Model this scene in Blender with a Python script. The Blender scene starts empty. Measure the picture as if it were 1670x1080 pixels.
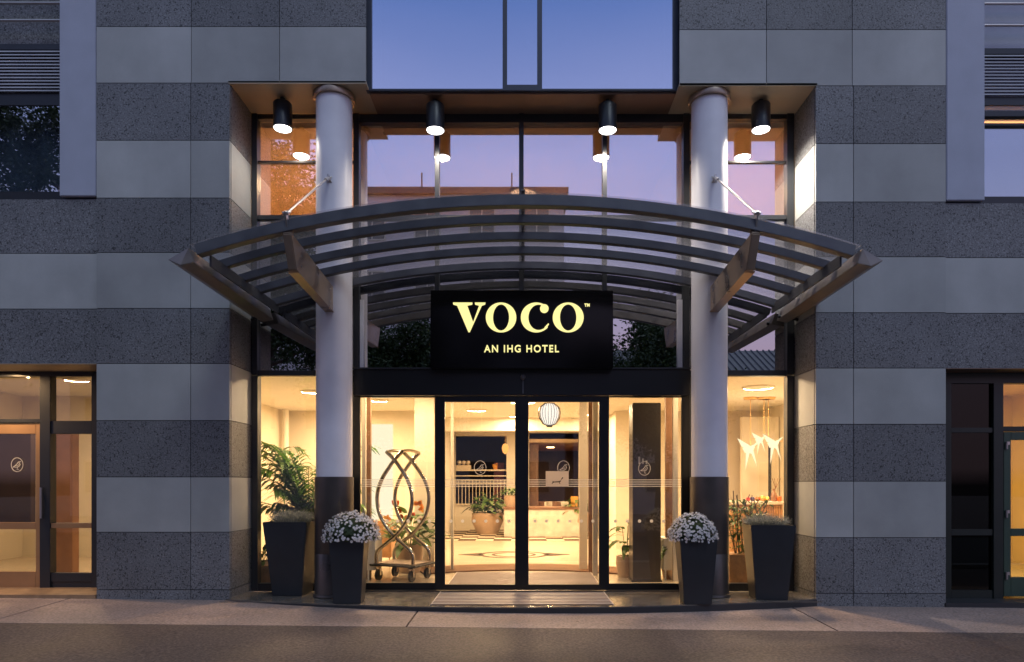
import bpy, bmesh, math, random
from mathutils import Vector, Matrix
random.seed(7)
R = math.radians
PI = math.pi
sc = bpy.context.scene
COL = sc.collection

# ------------------------------------------------------------------ camera
F, CX, HY, CAMY, EYE = 1113.0, 853.0, 789.0, -7.95, 1.34
cam = bpy.data.cameras.new('camera')
cam_o = bpy.data.objects.new('camera', cam); COL.objects.link(cam_o)
cam_o.location = (0, CAMY, EYE); cam_o.rotation_euler = (R(90), 0, 0)
cam.sensor_width = 36; cam.lens = F / 1670 * 36
cam.shift_x = (835 - CX) / 1670; cam.shift_y = (HY - 540) / 1670
cam.clip_start = 0.05; cam.clip_end = 800
sc.camera = cam_o
sc.view_settings.view_transform = 'Standard'; sc.view_settings.look = 'None'
sc.view_settings.exposure = 0.0; sc.view_settings.gamma = 1
sc.render.engine = 'CYCLES'
sc.cycles.use_denoising = True
sc.cycles.max_bounces = 10; sc.cycles.diffuse_bounces = 4; sc.cycles.glossy_bounces = 4
sc.cycles.transparent_max_bounces = 16
sc.cycles.sample_clamp_indirect = 4.0
sc.cycles.caustics_reflective = False; sc.cycles.caustics_refractive = False

# ------------------------------------------------------------------ dusk sky
world = bpy.data.worlds.new('World'); sc.world = world; world.use_nodes = True
nt = world.node_tree; nt.nodes.clear()
wo = nt.nodes.new('ShaderNodeOutputWorld'); bg = nt.nodes.new('ShaderNodeBackground')
tc = nt.nodes.new('ShaderNodeTexCoord'); sx = nt.nodes.new('ShaderNodeSeparateXYZ')
cr = nt.nodes.new('ShaderNodeValToRGB')
nz = nt.nodes.new('ShaderNodeTexNoise'); nz.inputs['Scale'].default_value = 2.2; nz.inputs['Detail'].default_value = 5
mp = nt.nodes.new('ShaderNodeMapping'); mp.inputs['Scale'].default_value = (1, 1, 4)
ma = nt.nodes.new('ShaderNodeMath'); ma.operation = 'MULTIPLY_ADD'; ma.inputs[1].default_value = 0.05; 
mb = nt.nodes.new('ShaderNodeMath'); mb.operation = 'SUBTRACT'; mb.inputs[1].default_value = 0.025
nt.links.new(tc.outputs['Generated'], sx.inputs[0]); nt.links.new(tc.outputs['Generated'], mp.inputs[0])
nt.links.new(mp.outputs[0], nz.inputs['Vector']); nt.links.new(nz.outputs['Fac'], ma.inputs[0])
nt.links.new(sx.outputs['Z'], ma.inputs[2]); nt.links.new(ma.outputs[0], mb.inputs[0])
nt.links.new(mb.outputs[0], cr.inputs['Fac'])
stops = [(0.0, (.05, .045, .06)), (.02, (.50, .34, .40)), (.17, (.58, .44, .58)), (.33, (.45, .49, .80)),
         (.43, (.35, .44, .84)), (.50, (.28, .35, .70)), (.58, (.14, .235, .585)), (.72, (.34, .45, .60)), (1.0, (.42, .52, .60))]
el = cr.color_ramp.elements
while len(el) < len(stops): el.new(0.5)
for e, (p, c) in zip(el, stops): e.position = p; e.color = (*c, 1)
nt.links.new(cr.outputs[0], bg.inputs['Color']); bg.inputs['Strength'].default_value = 1.0
nt.links.new(bg.outputs[0], wo.inputs['Surface'])

# the last glow of the sky, one very soft weak sun
sun = bpy.data.lights.new('sun', 'SUN'); sun.energy = 0.50; sun.angle = R(20); sun.color = (.84, .95, 1.0)
sun_o = bpy.data.objects.new('sun', sun); COL.objects.link(sun_o)
sun_o.rotation_euler = (R(40), 0, R(26))

# ------------------------------------------------------------------ helpers
def X(px, Y=0.0): return (px - CX) / F * (Y - CAMY)
def Z(py, Y=0.0): return EYE + (HY - py) / F * (Y - CAMY)

ORG = {}
def thing(name, label, cat, loc=(0, 0, 0), group=None, rz=0.0):
    o = bpy.data.objects.new(name, None); COL.objects.link(o)
    o.empty_display_size = .2
    o.location = loc; o.rotation_euler = (0, 0, rz)
    o['label'] = label; o['category'] = cat
    if group: o['group'] = group
    ORG[o.name] = Vector(loc)
    return o

class MB:
    def __init__(s): s.v = []; s.f = []
    def add(s, vs, fs):
        n = len(s.v); s.v += [tuple(p) for p in vs]; s.f += [tuple(i + n for i in f) for f in fs]; return s
    def box(s, x0, x1, y0, y1, z0, z1):
        if x0 > x1: x0, x1 = x1, x0
        if y0 > y1: y0, y1 = y1, y0
        if z0 > z1: z0, z1 = z1, z0
        return s.add([(x0,y0,z0),(x1,y0,z0),(x1,y1,z0),(x0,y1,z0),(x0,y0,z1),(x1,y0,z1),(x1,y1,z1),(x0,y1,z1)],
                     [(0,3,2,1),(4,5,6,7),(0,1,5,4),(1,2,6,5),(2,3,7,6),(3,0,4,7)])
    def quad(s, a, b, c, d): return s.add([a, b, c, d], [(0, 1, 2, 3)])
    def prism(s, poly, axis, a, b):
        """poly: 2D outline; extruded along axis from a to b. axis 'x': (y,z), 'y': (x,z), 'z': (x,y)"""
        def m(p, t):
            return {'x': (t, p[0], p[1]), 'y': (p[0], t, p[1]), 'z': (p[0], p[1], t)}[axis]
        n = len(poly)
        vs = [m(p, a) for p in poly] + [m(p, b) for p in poly]
        fs = [tuple(range(n - 1, -1, -1)), tuple(range(n, 2 * n))] + [(i, (i + 1) % n, n + (i + 1) % n, n + i) for i in range(n)]
        return s.add(vs, fs)
    def ring_prism(s, outer, inner, axis, a, b):
        def m(p, t):
            return {'x': (t, p[0], p[1]), 'y': (p[0], t, p[1]), 'z': (p[0], p[1], t)}[axis]
        n = len(outer)
        vs = [m(p, a) for p in outer] + [m(p, a) for p in inner] + [m(p, b) for p in outer] + [m(p, b) for p in inner]
        fs = []
        for i in range(n):
            j = (i + 1) % n
            fs += [(i, j, n + j, n + i), (2*n+i, 3*n+i, 3*n+j, 2*n+j), (i, 2*n+i, 2*n+j, j), (n+i, n+j, 3*n+j, 3*n+i)]
        return s.add(vs, fs)
    def tube(s, pts, r, n=8, cap=True):
        pts = [Vector(p) for p in pts]; m = len(pts)
        rs = r if isinstance(r, (list, tuple)) else [r] * m
        vs = []; up = None
        for i, p in enumerate(pts):
            t = (pts[min(i + 1, m - 1)] - pts[max(i - 1, 0)]).normalized()
            if up is None:
                up = Vector((0, 0, 1)) if abs(t.z) < .9 else Vector((1, 0, 0))
            a = t.cross(up)
            if a.length < 1e-5: a = t.cross(Vector((0, 1, 0)))
            a.normalize(); up = a.cross(t).normalized()
            for k in range(n):
                w = 2 * PI * k / n
                vs.append(p + (a * math.cos(w) + up * math.sin(w)) * rs[i])
        fs = []
        for i in range(m - 1):
            for k in range(n):
                q = (k + 1) % n
                fs.append((i*n+k, (i+1)*n+k, (i+1)*n+q, i*n+q))
        if cap: fs += [tuple(range(n)), tuple(range(m*n-1, (m-1)*n-1, -1))]
        return s.add(vs, fs)
    def lathe(s, prof, c=(0, 0, 0), n=24):
        """prof: (radius, z) list"""
        vs = []; m = len(prof)
        for r, z in prof:
            for k in range(n):
                w = 2 * PI * k / n
                vs.append((c[0] + r * math.cos(w), c[1] + r * math.sin(w), c[2] + z))
        fs = []
        for i in range(m - 1):
            for k in range(n):
                q = (k + 1) % n
                fs.append((i*n+k, i*n+q, (i+1)*n+q, (i+1)*n+k))
        fs += [tuple(range(n - 1, -1, -1)), tuple(range((m-1)*n, m*n))]
        return s.add(vs, fs)
    def build(s, name, mat, parent=None, smooth=False, bevel=0.0, origin=None):
        me = bpy.data.meshes.new(name)
        off = Vector((0, 0, 0))
        root = parent
        while root is not None and root.parent is not None: root = root.parent
        if origin is not None: off = Vector(origin)
        elif root is not None: off = ORG.get(root.name, Vector((0, 0, 0)))
        me.from_pydata([tuple(Vector(p) - off) for p in s.v], [], s.f)
        bm = bmesh.new(); bm.from_mesh(me)
        bmesh.ops.recalc_face_normals(bm, faces=bm.faces)
        if bevel > 0:
            bmesh.ops.remove_doubles(bm, verts=bm.verts, dist=1e-6)
            es = [e for e in bm.edges if len(e.link_faces) == 2 and e.calc_face_angle(0) > .6]
            bmesh.ops.bevel(bm, geom=es, offset=bevel, segments=2, affect='EDGES', clamp_overlap=True)
        bm.to_mesh(me); bm.free()
        if smooth:
            for p in me.polygons: p.use_smooth = True
            try: me.set_sharp_from_angle(angle=R(40))
            except Exception: pass
        me.materials.append(mat)
        o = bpy.data.objects.new(name, me); COL.objects.link(o)
        if parent is not None: o.parent = parent
        return o

def raw(s, name, mat, parent=None):       # quick build without bmesh clean-up (foliage); local coordinates
    me = bpy.data.meshes.new(name); me.from_pydata(s.v, [], s.f); me.update()
    me.materials.append(mat)
    o = bpy.data.objects.new(name, me); COL.objects.link(o)
    if parent is not None: o.parent = parent
    return o

def tag(o, label, cat, group=None):
    o['label'] = label; o['category'] = cat
    if group: o['group'] = group
    return o
def struct(o): o['kind'] = 'structure'; return o

def copy_tree(o, parent=None):
    c = o.copy(); COL.objects.link(c); c.parent = parent
    for ch in list(o.children): copy_tree(ch, c)
    return c

# ------------------------------------------------------------------ materials
def newmat(name):
    m = bpy.data.materials.new(name); m.use_nodes = True
    n = m.node_tree.nodes; b = n.get('Principled BSDF')
    return m, n, m.node_tree.links, b
def coords(n, l, scale=1.0, rot=None):
    t = n.new('ShaderNodeTexCoord'); mp = n.new('ShaderNodeMapping')
    mp.inputs['Scale'].default_value = (scale,) * 3 if not isinstance(scale, tuple) else scale
    l.new(t.outputs['Object'], mp.inputs[0]); return mp.outputs[0]
def pbr(name, col, rough=.5, metal=0.0, var=.12, vscale=3.0, bump=0.0, bscale=60, spec=.5, fine=0.0, rvar=0.0, coat=0.0):
    m, n, l, b = newmat(name)
    b.inputs['Roughness'].default_value = rough; b.inputs['Metallic'].default_value = metal
    b.inputs['Specular IOR Level'].default_value = spec
    b.inputs['Coat Weight'].default_value = coat
    co = coords(n, l)
    ns = n.new('ShaderNodeTexNoise'); ns.inputs['Scale'].default_value = vscale; ns.inputs['Detail'].default_value = 6
    l.new(co, ns.inputs['Vector'])
    r = n.new('ShaderNodeValToRGB')
    lo = [max(0, c * (1 - var)) for c in col]; hi = [min(1, c * (1 + var)) for c in col]
    r.color_ramp.elements[0].position = .3; r.color_ramp.elements[0].color = (*lo, 1)
    r.color_ramp.elements[1].position = .7; r.color_ramp.elements[1].color = (*hi, 1)
    l.new(ns.outputs['Fac'], r.inputs['Fac'])
    last = r.outputs[0]
    if fine:
        nf = n.new('ShaderNodeTexNoise'); nf.inputs['Scale'].default_value = bscale * 2; nf.inputs['Detail'].default_value = 3
        l.new(co, nf.inputs['Vector'])
        mr = n.new('ShaderNodeMapRange'); mr.inputs[1].default_value = .3; mr.inputs[2].default_value = .7
        mr.inputs[3].default_value = 1 - fine; mr.inputs[4].default_value = 1 + fine
        l.new(nf.outputs['Fac'], mr.inputs[0])
        mx = n.new('ShaderNodeVectorMath'); mx.operation = 'SCALE'
        l.new(last, mx.inputs[0]); l.new(mr.outputs[0], mx.inputs['Scale']); last = mx.outputs[0]
    l.new(last, b.inputs['Base Color'])
    if rvar:
        mr = n.new('ShaderNodeMapRange'); mr.inputs[1].default_value = .3; mr.inputs[2].default_value = .7
        mr.inputs[3].default_value = max(0.02, rough - rvar); mr.inputs[4].default_value = min(1, rough + rvar)
        l.new(ns.outputs['Fac'], mr.inputs[0]); l.new(mr.outputs[0], b.inputs['Roughness'])
    if bump:
        nb = n.new('ShaderNodeTexNoise'); nb.inputs['Scale'].default_value = bscale; nb.inputs['Detail'].default_value = 4
        l.new(co, nb.inputs['Vector'])
        bp = n.new('ShaderNodeBump'); bp.inputs['Strength'].default_value = bump; bp.inputs['Distance'].default_value = .01
        l.new(nb.outputs['Fac'], bp.inputs['Height']); l.new(bp.outputs[0], b.inputs['Normal'])
    return m
def emis(name, col, s):
    m = bpy.data.materials.new(name); m.use_nodes = True; n = m.node_tree.nodes; l = m.node_tree.links; n.clear()
    e = n.new('ShaderNodeEmission'); e.inputs[0].default_value = (*col, 1); e.inputs[1].default_value = s
    o = n.new('ShaderNodeOutputMaterial'); l.new(e.outputs[0], o.inputs[0]); return m
def glass(name, refl=.12, tint=(1, 1, 1), gcol=(1, 1, 1), frost=0.0, rough=0.0, edge=.5, wave=0.0):
    """architectural glass: transparent sheet mixed with a mirror layer that strengthens at grazing angles"""
    m = bpy.data.materials.new(name); m.use_nodes = True; n = m.node_tree.nodes; l = m.node_tree.links; n.clear()
    tr = n.new('ShaderNodeBsdfTransparent'); tr.inputs[0].default_value = (*tint, 1)
    gl = n.new('ShaderNodeBsdfGlossy'); gl.inputs['Color'].default_value = (*gcol, 1); gl.inputs['Roughness'].default_value = rough
    lw = n.new('ShaderNodeLayerWeight'); lw.inputs[0].default_value = .5
    pw = n.new('ShaderNodeMath'); pw.operation = 'POWER'; pw.inputs[1].default_value = 3.0
    l.new(lw.outputs['Facing'], pw.inputs[0])
    mr = n.new('ShaderNodeMapRange'); mr.inputs[3].default_value = refl; mr.inputs[4].default_value = max(refl, edge)
    l.new(pw.outputs[0], mr.inputs[0])
    mx = n.new('ShaderNodeMixShader'); l.new(mr.outputs[0], mx.inputs[0]); l.new(tr.outputs[0], mx.inputs[1]); l.new(gl.outputs[0], mx.inputs[2])
    last = mx.outputs[0]
    if frost:
        df = n.new('ShaderNodeBsdfDiffuse'); df.inputs[0].default_value = (.7, .7, .74, 1)
        tl = n.new('ShaderNodeBsdfTranslucent'); tl.inputs[0].default_value = (.7, .7, .74, 1)
        m1 = n.new('ShaderNodeMixShader'); m1.inputs[0].default_value = .5; l.new(df.outputs[0], m1.inputs[1]); l.new(tl.outputs[0], m1.inputs[2])
        m2 = n.new('ShaderNodeMixShader'); m2.inputs[0].default_value = frost; l.new(last, m2.inputs[1]); l.new(m1.outputs[0], m2.inputs[2]); last = m2.outputs[0]
    if wave:
        co = coords(n, l)
        nb = n.new('ShaderNodeTexNoise'); nb.inputs['Scale'].default_value = 1.2; nb.inputs['Detail'].default_value = 2
        l.new(co, nb.inputs['Vector'])
        bp = n.new('ShaderNodeBump'); bp.inputs['Strength'].default_value = wave; bp.inputs['Distance'].default_value = .02
        l.new(nb.outputs['Fac'], bp.inputs['Height']); l.new(bp.outputs[0], gl.inputs['Normal'])
    o = n.new('ShaderNodeOutputMaterial'); l.new(last, o.inputs[0]); return m

def stone_mat(name, base, speckle):
    m, n, l, b = newmat(name)
    co = coords(n, l)
    big = n.new('ShaderNodeTexNoise'); big.inputs['Scale'].default_value = .9; big.inputs['Detail'].default_value = 7; big.inputs['Roughness'].default_value = .6
    l.new(co, big.inputs['Vector'])
    # vertical rain streaks
    st = n.new('ShaderNodeTexNoise'); st.inputs['Scale'].default_value = 1; st.inputs['Detail'].default_value = 4
    cs = coords(n, l, (3.5, 3.5, .5)); l.new(cs, st.inputs['Vector'])
    geo = n.new('ShaderNodeNewGeometry')
    a1 = n.new('ShaderNodeMapRange'); a1.inputs[1].default_value = .3; a1.inputs[2].default_value = .7; a1.inputs[3].default_value = .80; a1.inputs[4].default_value = 1.14
    l.new(big.outputs['Fac'], a1.inputs[0])
    a2 = n.new('ShaderNodeMapRange'); a2.inputs[1].default_value = .35; a2.inputs[2].default_value = .65; a2.inputs[3].default_value = .965; a2.inputs[4].default_value = 1.02
    l.new(st.outputs['Fac'], a2.inputs[0])
    a3 = n.new('ShaderNodeMapRange'); a3.inputs[3].default_value = .83; a3.inputs[4].default_value = 1.1
    l.new(geo.outputs['Random Per Island'], a3.inputs[0])
    m1 = n.new('ShaderNodeMath'); m1.operation = 'MULTIPLY'; l.new(a1.outputs[0], m1.inputs[0]); l.new(a2.outputs[0], m1.inputs[1])
    m2 = n.new('ShaderNodeMath'); m2.operation = 'MULTIPLY'; l.new(m1.outputs[0], m2.inputs[0]); l.new(a3.outputs[0], m2.inputs[1])
    fn = n.new('ShaderNodeTexNoise'); fn.inputs['Scale'].default_value = 60 if speckle else 130; fn.inputs['Detail'].default_value = 4
    l.new(co, fn.inputs['Vector'])
    rp = n.new('ShaderNodeValToRGB')
    e = rp.color_ramp.elements
    if speckle:
        e[0].position = .34; e[0].color = (*[c * .42 for c in base], 1)
        e[1].position = .70; e[1].color = (*[min(1, c * 1.9) for c in base], 1)
        k = e.new(.45); k.color = (*base, 1); k = e.new(.58); k.color = (*[c * 1.08 for c in base], 1)
    else:
        e[0].position = .3; e[0].color = (*[c * .93 for c in base], 1)
        e[1].position = .7; e[1].color = (*[c * 1.07 for c in base], 1)
    l.new(fn.outputs['Fac'], rp.inputs['Fac'])
    last = rp.outputs[0]
    height = fn.outputs['Fac']
    if speckle:
        vo = n.new('ShaderNodeTexVoronoi'); vo.inputs['Scale'].default_value = 34; vo.inputs['Randomness'].default_value = 1
        wn = n.new('ShaderNodeTexNoise'); wn.inputs['Scale'].default_value = 22; wn.inputs['Detail'].default_value = 3; l.new(co, wn.inputs['Vector'])
        add = n.new('ShaderNodeVectorMath'); add.operation = 'MULTIPLY_ADD'; add.inputs[1].default_value = (.11, .11, .11)
        l.new(wn.outputs['Color'], add.inputs[0]); l.new(co, add.inputs[2]); l.new(add.outputs[0], vo.inputs['Vector'])
        sel = n.new('ShaderNodeSeparateColor'); l.new(vo.outputs['Color'], sel.inputs[0])
        # a pit where the cell is small in distance and its random value is low
        d = n.new('ShaderNodeMapRange'); d.inputs[1].default_value = .26; d.inputs[2].default_value = .40; d.inputs[3].default_value = 1; d.inputs[4].default_value = 0
        l.new(vo.outputs['Distance'], d.inputs[0])
        den = n.new('ShaderNodeTexNoise'); den.inputs['Scale'].default_value = 2.6; den.inputs['Detail'].default_value = 3; l.new(co, den.inputs['Vector'])
        thr = n.new('ShaderNodeMapRange'); thr.inputs[1].default_value = .35; thr.inputs[2].default_value = .65; thr.inputs[3].default_value = .32; thr.inputs[4].default_value = .85; l.new(den.outputs['Fac'], thr.inputs[0])
        g = n.new('ShaderNodeMath'); g.operation = 'LESS_THAN'; l.new(thr.outputs[0], g.inputs[1]); l.new(sel.outputs[0], g.inputs[0])
        pm = n.new('ShaderNodeMath'); pm.operation = 'MULTIPLY'; l.new(d.outputs[0], pm.inputs[0]); l.new(g.outputs[0], pm.inputs[1])
        mx = n.new('ShaderNodeMixRGB'); mx.inputs[2].default_value = (*[c * .24 for c in base], 1)
        l.new(pm.outputs[0], mx.inputs[0]); l.new(last, mx.inputs[1]); last = mx.outputs[0]
    sc_ = n.new('ShaderNodeVectorMath'); sc_.operation = 'SCALE'; l.new(last, sc_.inputs[0]); l.new(m2.outputs[0], sc_.inputs['Scale'])
    l.new(sc_.outputs[0], b.inputs['Base Color'])
    b.inputs['Roughness'].default_value = .62 if not speckle else .55
    bp = n.new('ShaderNodeBump'); bp.inputs['Strength'].default_value = .35 if speckle else .12; bp.inputs['Distance'].default_value = .004
    l.new(height, bp.inputs['Height']); l.new(bp.outputs[0], b.inputs['Normal'])
    return m

def paving_mat(name, base, speck=.25, dark=.5):
    m, n, l, b = newmat(name); co = coords(n, l)
    big = n.new('ShaderNodeTexNoise'); big.inputs['Scale'].default_value = .7; big.inputs['Detail'].default_value = 8; big.inputs['Roughness'].default_value = .65
    l.new(co, big.inputs['Vector'])
    fn = n.new('ShaderNodeTexNoise'); fn.inputs['Scale'].default_value = 42; fn.inputs['Detail'].default_value = 5; l.new(co, fn.inputs['Vector'])
    vo = n.new('ShaderNodeTexVoronoi'); vo.inputs['Scale'].default_value = 70; l.new(co, vo.inputs['Vector'])
    r = n.new('ShaderNodeMapRange'); r.inputs[1].default_value = .3; r.inputs[2].default_value = .7; r.inputs[3].default_value = .72; r.inputs[4].default_value = 1.15; l.new(big.outputs['Fac'], r.inputs[0])
    r2 = n.new('ShaderNodeMapRange'); r2.inputs[1].default_value = .3; r2.inputs[2].default_value = .7; r2.inputs[3].default_value = 1 - speck; r2.inputs[4].default_value = 1 + speck; l.new(fn.outputs['Fac'], r2.inputs[0])
    m1 = n.new('ShaderNodeMath'); m1.operation = 'MULTIPLY'; l.new(r.outputs[0], m1.inputs[0]); l.new(r2.outputs[0], m1.inputs[1])
    # round dark gum spots
    v2 = n.new('ShaderNodeTexVoronoi'); v2.inputs['Scale'].default_value = 2.2; l.new(co, v2.inputs['Vector'])
    g = n.new('ShaderNodeMapRange'); g.inputs[1].default_value = .03; g.inputs[2].default_value = .05; g.inputs[3].default_value = dark; g.inputs[4].default_value = 1; l.new(v2.outputs['Distance'], g.inputs[0])
    m2 = n.new('ShaderNodeMath'); m2.operation = 'MULTIPLY'; l.new(m1.outputs[0], m2.inputs[0]); l.new(g.outputs[0], m2.inputs[1])
    s = n.new('ShaderNodeVectorMath'); s.operation = 'SCALE'; s.inputs[0].default_value = base; l.new(m2.outputs[0], s.inputs['Scale'])
    l.new(s.outputs[0], b.inputs['Base Color'])
    rr = n.new('ShaderNodeMapRange'); rr.inputs[1].default_value = .3; rr.inputs[2].default_value = .7; rr.inputs[3].default_value = .6; rr.inputs[4].default_value = .85; b.inputs['Specular IOR Level'].default_value = .35; l.new(big.outputs['Fac'], rr.inputs[0]); l.new(rr.outputs[0], b.inputs['Roughness'])
    bp = n.new('ShaderNodeBump'); bp.inputs['Strength'].default_value = .4; bp.inputs['Distance'].default_value = .004
    l.new(vo.outputs['Distance'], bp.inputs['Height']); l.new(bp.outputs[0], b.inputs['Normal'])
    return m

M = {}
M['light_stone'] = stone_mat('light_stone', (.405, .42, .425), False)
M['dark_stone'] = stone_mat('dark_stone', (.172, .176, .19), True)
M['joint'] = pbr('joint', (.02, .02, .022), .9)
M['plaster'] = pbr('plaster_pilaster', (.42, .45, .56), .7, var=.06, bump=.15, bscale=80)
M['column'] = pbr('column_paint', (.78, .78, .85), .42, var=.11, vscale=1.6, bump=.06, bscale=30)
M['column_steel'] = pbr('column_steel', (.095, .085, .082), .36, metal=.5, var=.3, vscale=2, rvar=.1)
M['soffit'] = pbr('soffit_panel', (.46, .38, .28), .5, var=.08)
M['soffit_metal'] = pbr('soffit_metal', (.20, .13, .095), .35, metal=.3, var=.1)
M['frame'] = pbr('frame_dark', (.022, .025, .032), .35, var=.1)
M['frame_black'] = pbr('frame_black', (.008, .009, .011), .3, var=.1)
M['bay_frame'] = pbr('bay_frame', (.05, .06, .09), .4)
M['steel_paint'] = pbr('steel_paint', (.105, .11, .125), .45, metal=.35, var=.18, vscale=5, rvar=.12, bump=.05)
M['bracket'] = pbr('bracket_paint', (.36, .28, .22), .36, metal=.55, var=.16, vscale=4, rvar=.1)
M['eave_steel'] = pbr('eave_steel', (.21, .185, .17), .42, metal=.4, var=.2, vscale=5, rvar=.1)
M['chrome'] = pbr('chrome', (.50, .46, .40), .12, metal=1, var=.05)
M['rod'] = pbr('rod_steel', (.55, .52, .52), .3, metal=.9, var=.08)
M['bronze'] = pbr('bronze_frame', (.42, .25, .13), .38, metal=.5, var=.12)
M['sill_wood'] = pbr('sill_stone', (.34, .22, .13), .3, var=.25, vscale=8)
M['threshold_brown'] = pbr('threshold_brown', (.15, .075, .035), .75, var=.15, spec=.15)
M['tan_wood'] = pbr('tan_wood', (.40, .21, .11), .5, var=.15, vscale=4)
M['green_black'] = pbr('green_black', (.010, .017, .016), .35, var=.1)
M['green'] = pbr('green_frame', (.03, .06, .045), .4, var=.1)
M['clear_glass'] = glass('clear_glass', .05, (.97, .97, .95), edge=.5)
M['vestibule_glass'] = glass('vestibule_glass', .08, (.95, .95, .92), edge=.5)
M['upper_glass'] = glass('upper_glass', .62, (.95, .93, .9), (.95, .95, 1), edge=.8, wave=.006)
M['bay_glass'] = glass('bay_glass', .78, (.6, .6, .6), (.95, .96, 1), edge=.9, wave=.02)
M['spandrel'] = glass('spandrel_glass', .62, (.3, .3, .3), (.95, .95, 1), edge=.8, wave=.02)
M['dark_glass'] = glass('dark_glass', .025, (.12, .12, .12), edge=.12)
M['window_glass'] = glass('window_glass', .34, (.8, .85, .9), (.95, .95, 1), edge=.8, wave=.005)
M['canopy_glass'] = glass('canopy_glass', .08, (.95, .94, .96), (.95, .93, 1), frost=.055, edge=.55)
M['cream'] = pbr('cream_wall', (.68, .61, .48), .6, var=.05, vscale=1.5)
M['ceiling'] = pbr('ceiling_white', (.74, .70, .60), .7, var=.03)
M['orange_wall'] = pbr('orange_wall', (.80, .62, .44), .7, var=.05)
M['dark_wall'] = pbr('dark_wall', (.055, .033, .024), .5, var=.2)
M['brown_wood'] = pbr('brown_wood', (.20, .10, .05), .45, var=.25, vscale=6)
M['void'] = pbr('dark_room', (.015, .015, .017), .8)
M['white_film'] = pbr('white_film', (.85, .83, .78), .7, var=.02)
M['platform'] = pbr('platform_granite', (.13, .115, .105), .16, var=.3, vscale=8, fine=.2, bscale=60, rvar=.07)
M['platform_edge'] = pbr('platform_edge', (.025, .027, .032), .45)
M['sidewalk'] = paving_mat('sidewalk_slab', (.30, .225, .205), .34, .5)
M['asphalt'] = paving_mat('asphalt', (.098, .072, .068), .5, .55)
M['road'] = paving_mat('road_asphalt', (.06, .06, .062), .4, .8)
M['pot'] = pbr('planter_plastic', (.021, .025, .032), .42, var=.15, vscale=3, bump=.04, bscale=120)
M['soil'] = pbr('soil', (.03, .02, .014), .95, bump=.6, bscale=40)

def leaf_mat(name, c, c2, rough=.5, trans=.25):
    m, n, l, b = newmat(name)
    geo = n.new('ShaderNodeNewGeometry'); r = n.new('ShaderNodeValToRGB')
    r.color_ramp.elements[0].color = (*c, 1); r.color_ramp.elements[1].color = (*c2, 1)
    l.new(geo.outputs['Random Per Island'], r.inputs[0]); l.new(r.outputs[0], b.inputs['Base Color'])
    b.inputs['Roughness'].default_value = rough
    tl = n.new('ShaderNodeBsdfTranslucent'); l.new(r.outputs[0], tl.inputs[0])
    mx = n.new('ShaderNodeMixShader'); mx.inputs[0].default_value = trans
    o = n.get('Material Output'); l.new(b.outputs[0], mx.inputs[1]); l.new(tl.outputs[0], mx.inputs[2]); l.new(mx.outputs[0], o.inputs[0])
    return m
M['film_white'] = leaf_mat('etched_film', (.85, .83, .8), (.9, .88, .84), .6, .65)
M['paper_thin'] = leaf_mat('thin_paper', (.80, .74, .66), (.82, .76, .68), .7, .6)
M['leaf'] = leaf_mat('leaf_green', (.04, .09, .02), (.13, .20, .04))
M['leaf_dark'] = leaf_mat('leaf_dark', (.015, .035, .012), (.05, .08, .02))
M['palm_leaf'] = leaf_mat('palm_leaf', (.02, .08, .01), (.13, .26, .03), .4, .35)
M['silver'] = leaf_mat('silver_twigs', (.16, .17, .15), (.40, .41, .36), .7, .1)
M['petal'] = leaf_mat('white_petal', (.72, .70, .74), (.95, .93, .95), .6, .2)
M['bud'] = leaf_mat('flower_centre', (.35, .33, .10), (.55, .5, .2), .7, .0)
M['red_petal'] = leaf_mat('red_petal', (.5, .02, .01), (.8, .14, .02), .35, .2)
M['orange_petal'] = leaf_mat('orange_petal', (.85, .3, .02), (.9, .5, .1), .4, .2)
M['bark'] = pbr('bark', (.07, .05, .04), .9, bump=.6, bscale=20)
M['terracotta'] = pbr('beige_pot', (.50, .36, .25), .5, var=.08)
M['marble'] = pbr('marble', (.72, .62, .52), .25, var=.18, vscale=5)
M['rubber'] = pbr('rubber', (.02, .02, .02), .6)
M['carpet'] = pbr('carpet', (.42, .32, .24), .95, bump=.5, bscale=150)
M['mat_rib'] = pbr('mat_rib', (.09, .055, .04), .9, bump=.5, bscale=150)
M['alu'] = pbr('alu_slat', (.62, .54, .50), .42, metal=.2)
M['black_gloss'] = pbr('sign_gloss', (.004, .004, .005), .12, var=.1, spec=.25)
M['letter'] = emis('sign_letters', (1.0, .90, .36), 1.15)
M['wood_slats'] = pbr('wood_slats', (.42, .22, .10), .5, var=.25, vscale=12)
M['totem'] = pbr('totem', (.07, .06, .055), .32, var=.1)
M['white_paper'] = pbr('paper', (.80, .72, .64), .7, var=.02)
M['ink'] = pbr('ink', (.05, .05, .04), .7)
M['lamp_housing'] = pbr('lamp_housing', (.03, .032, .038), .35, metal=.5, bump=.2, bscale=50)
M['lens'] = emis('lamp_lens', (1.0, .95, .93), 9)
M['warm_disc'] = emis('warm_disc', (1.0, .80, .48), 5)
M['bird_glow'] = emis('bird_glow', (1.0, .84, .52), 1.5)
M['lantern_glow'] = emis('lantern_glow', (1.0, .90, .80), 1.3)
M['amber'] = emis('amber_bulb', (1.0, .42, .10), 1.6)
M['brass'] = pbr('brass', (.75, .48, .2), .3, metal=.9)
M['facade_far'] = pbr('far_plaster', (.78, .74, .78), .8, var=.1, vscale=.5)
M['roof_far'] = pbr('far_roof', (.10, .10, .13), .7, var=.15, vscale=2)
M['white_metal'] = pbr('white_metal', (.7, .6, .45), .4, metal=.2)
M['slat'] = pbr('louvre_slat', (.42, .43, .50), .5)
M['curtain'] = pbr('curtain', (.34, .40, .48), .8, var=.1)
M['blind_white'] = pbr('blind_white', (.78, .79, .88), .7, var=.03)
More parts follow.
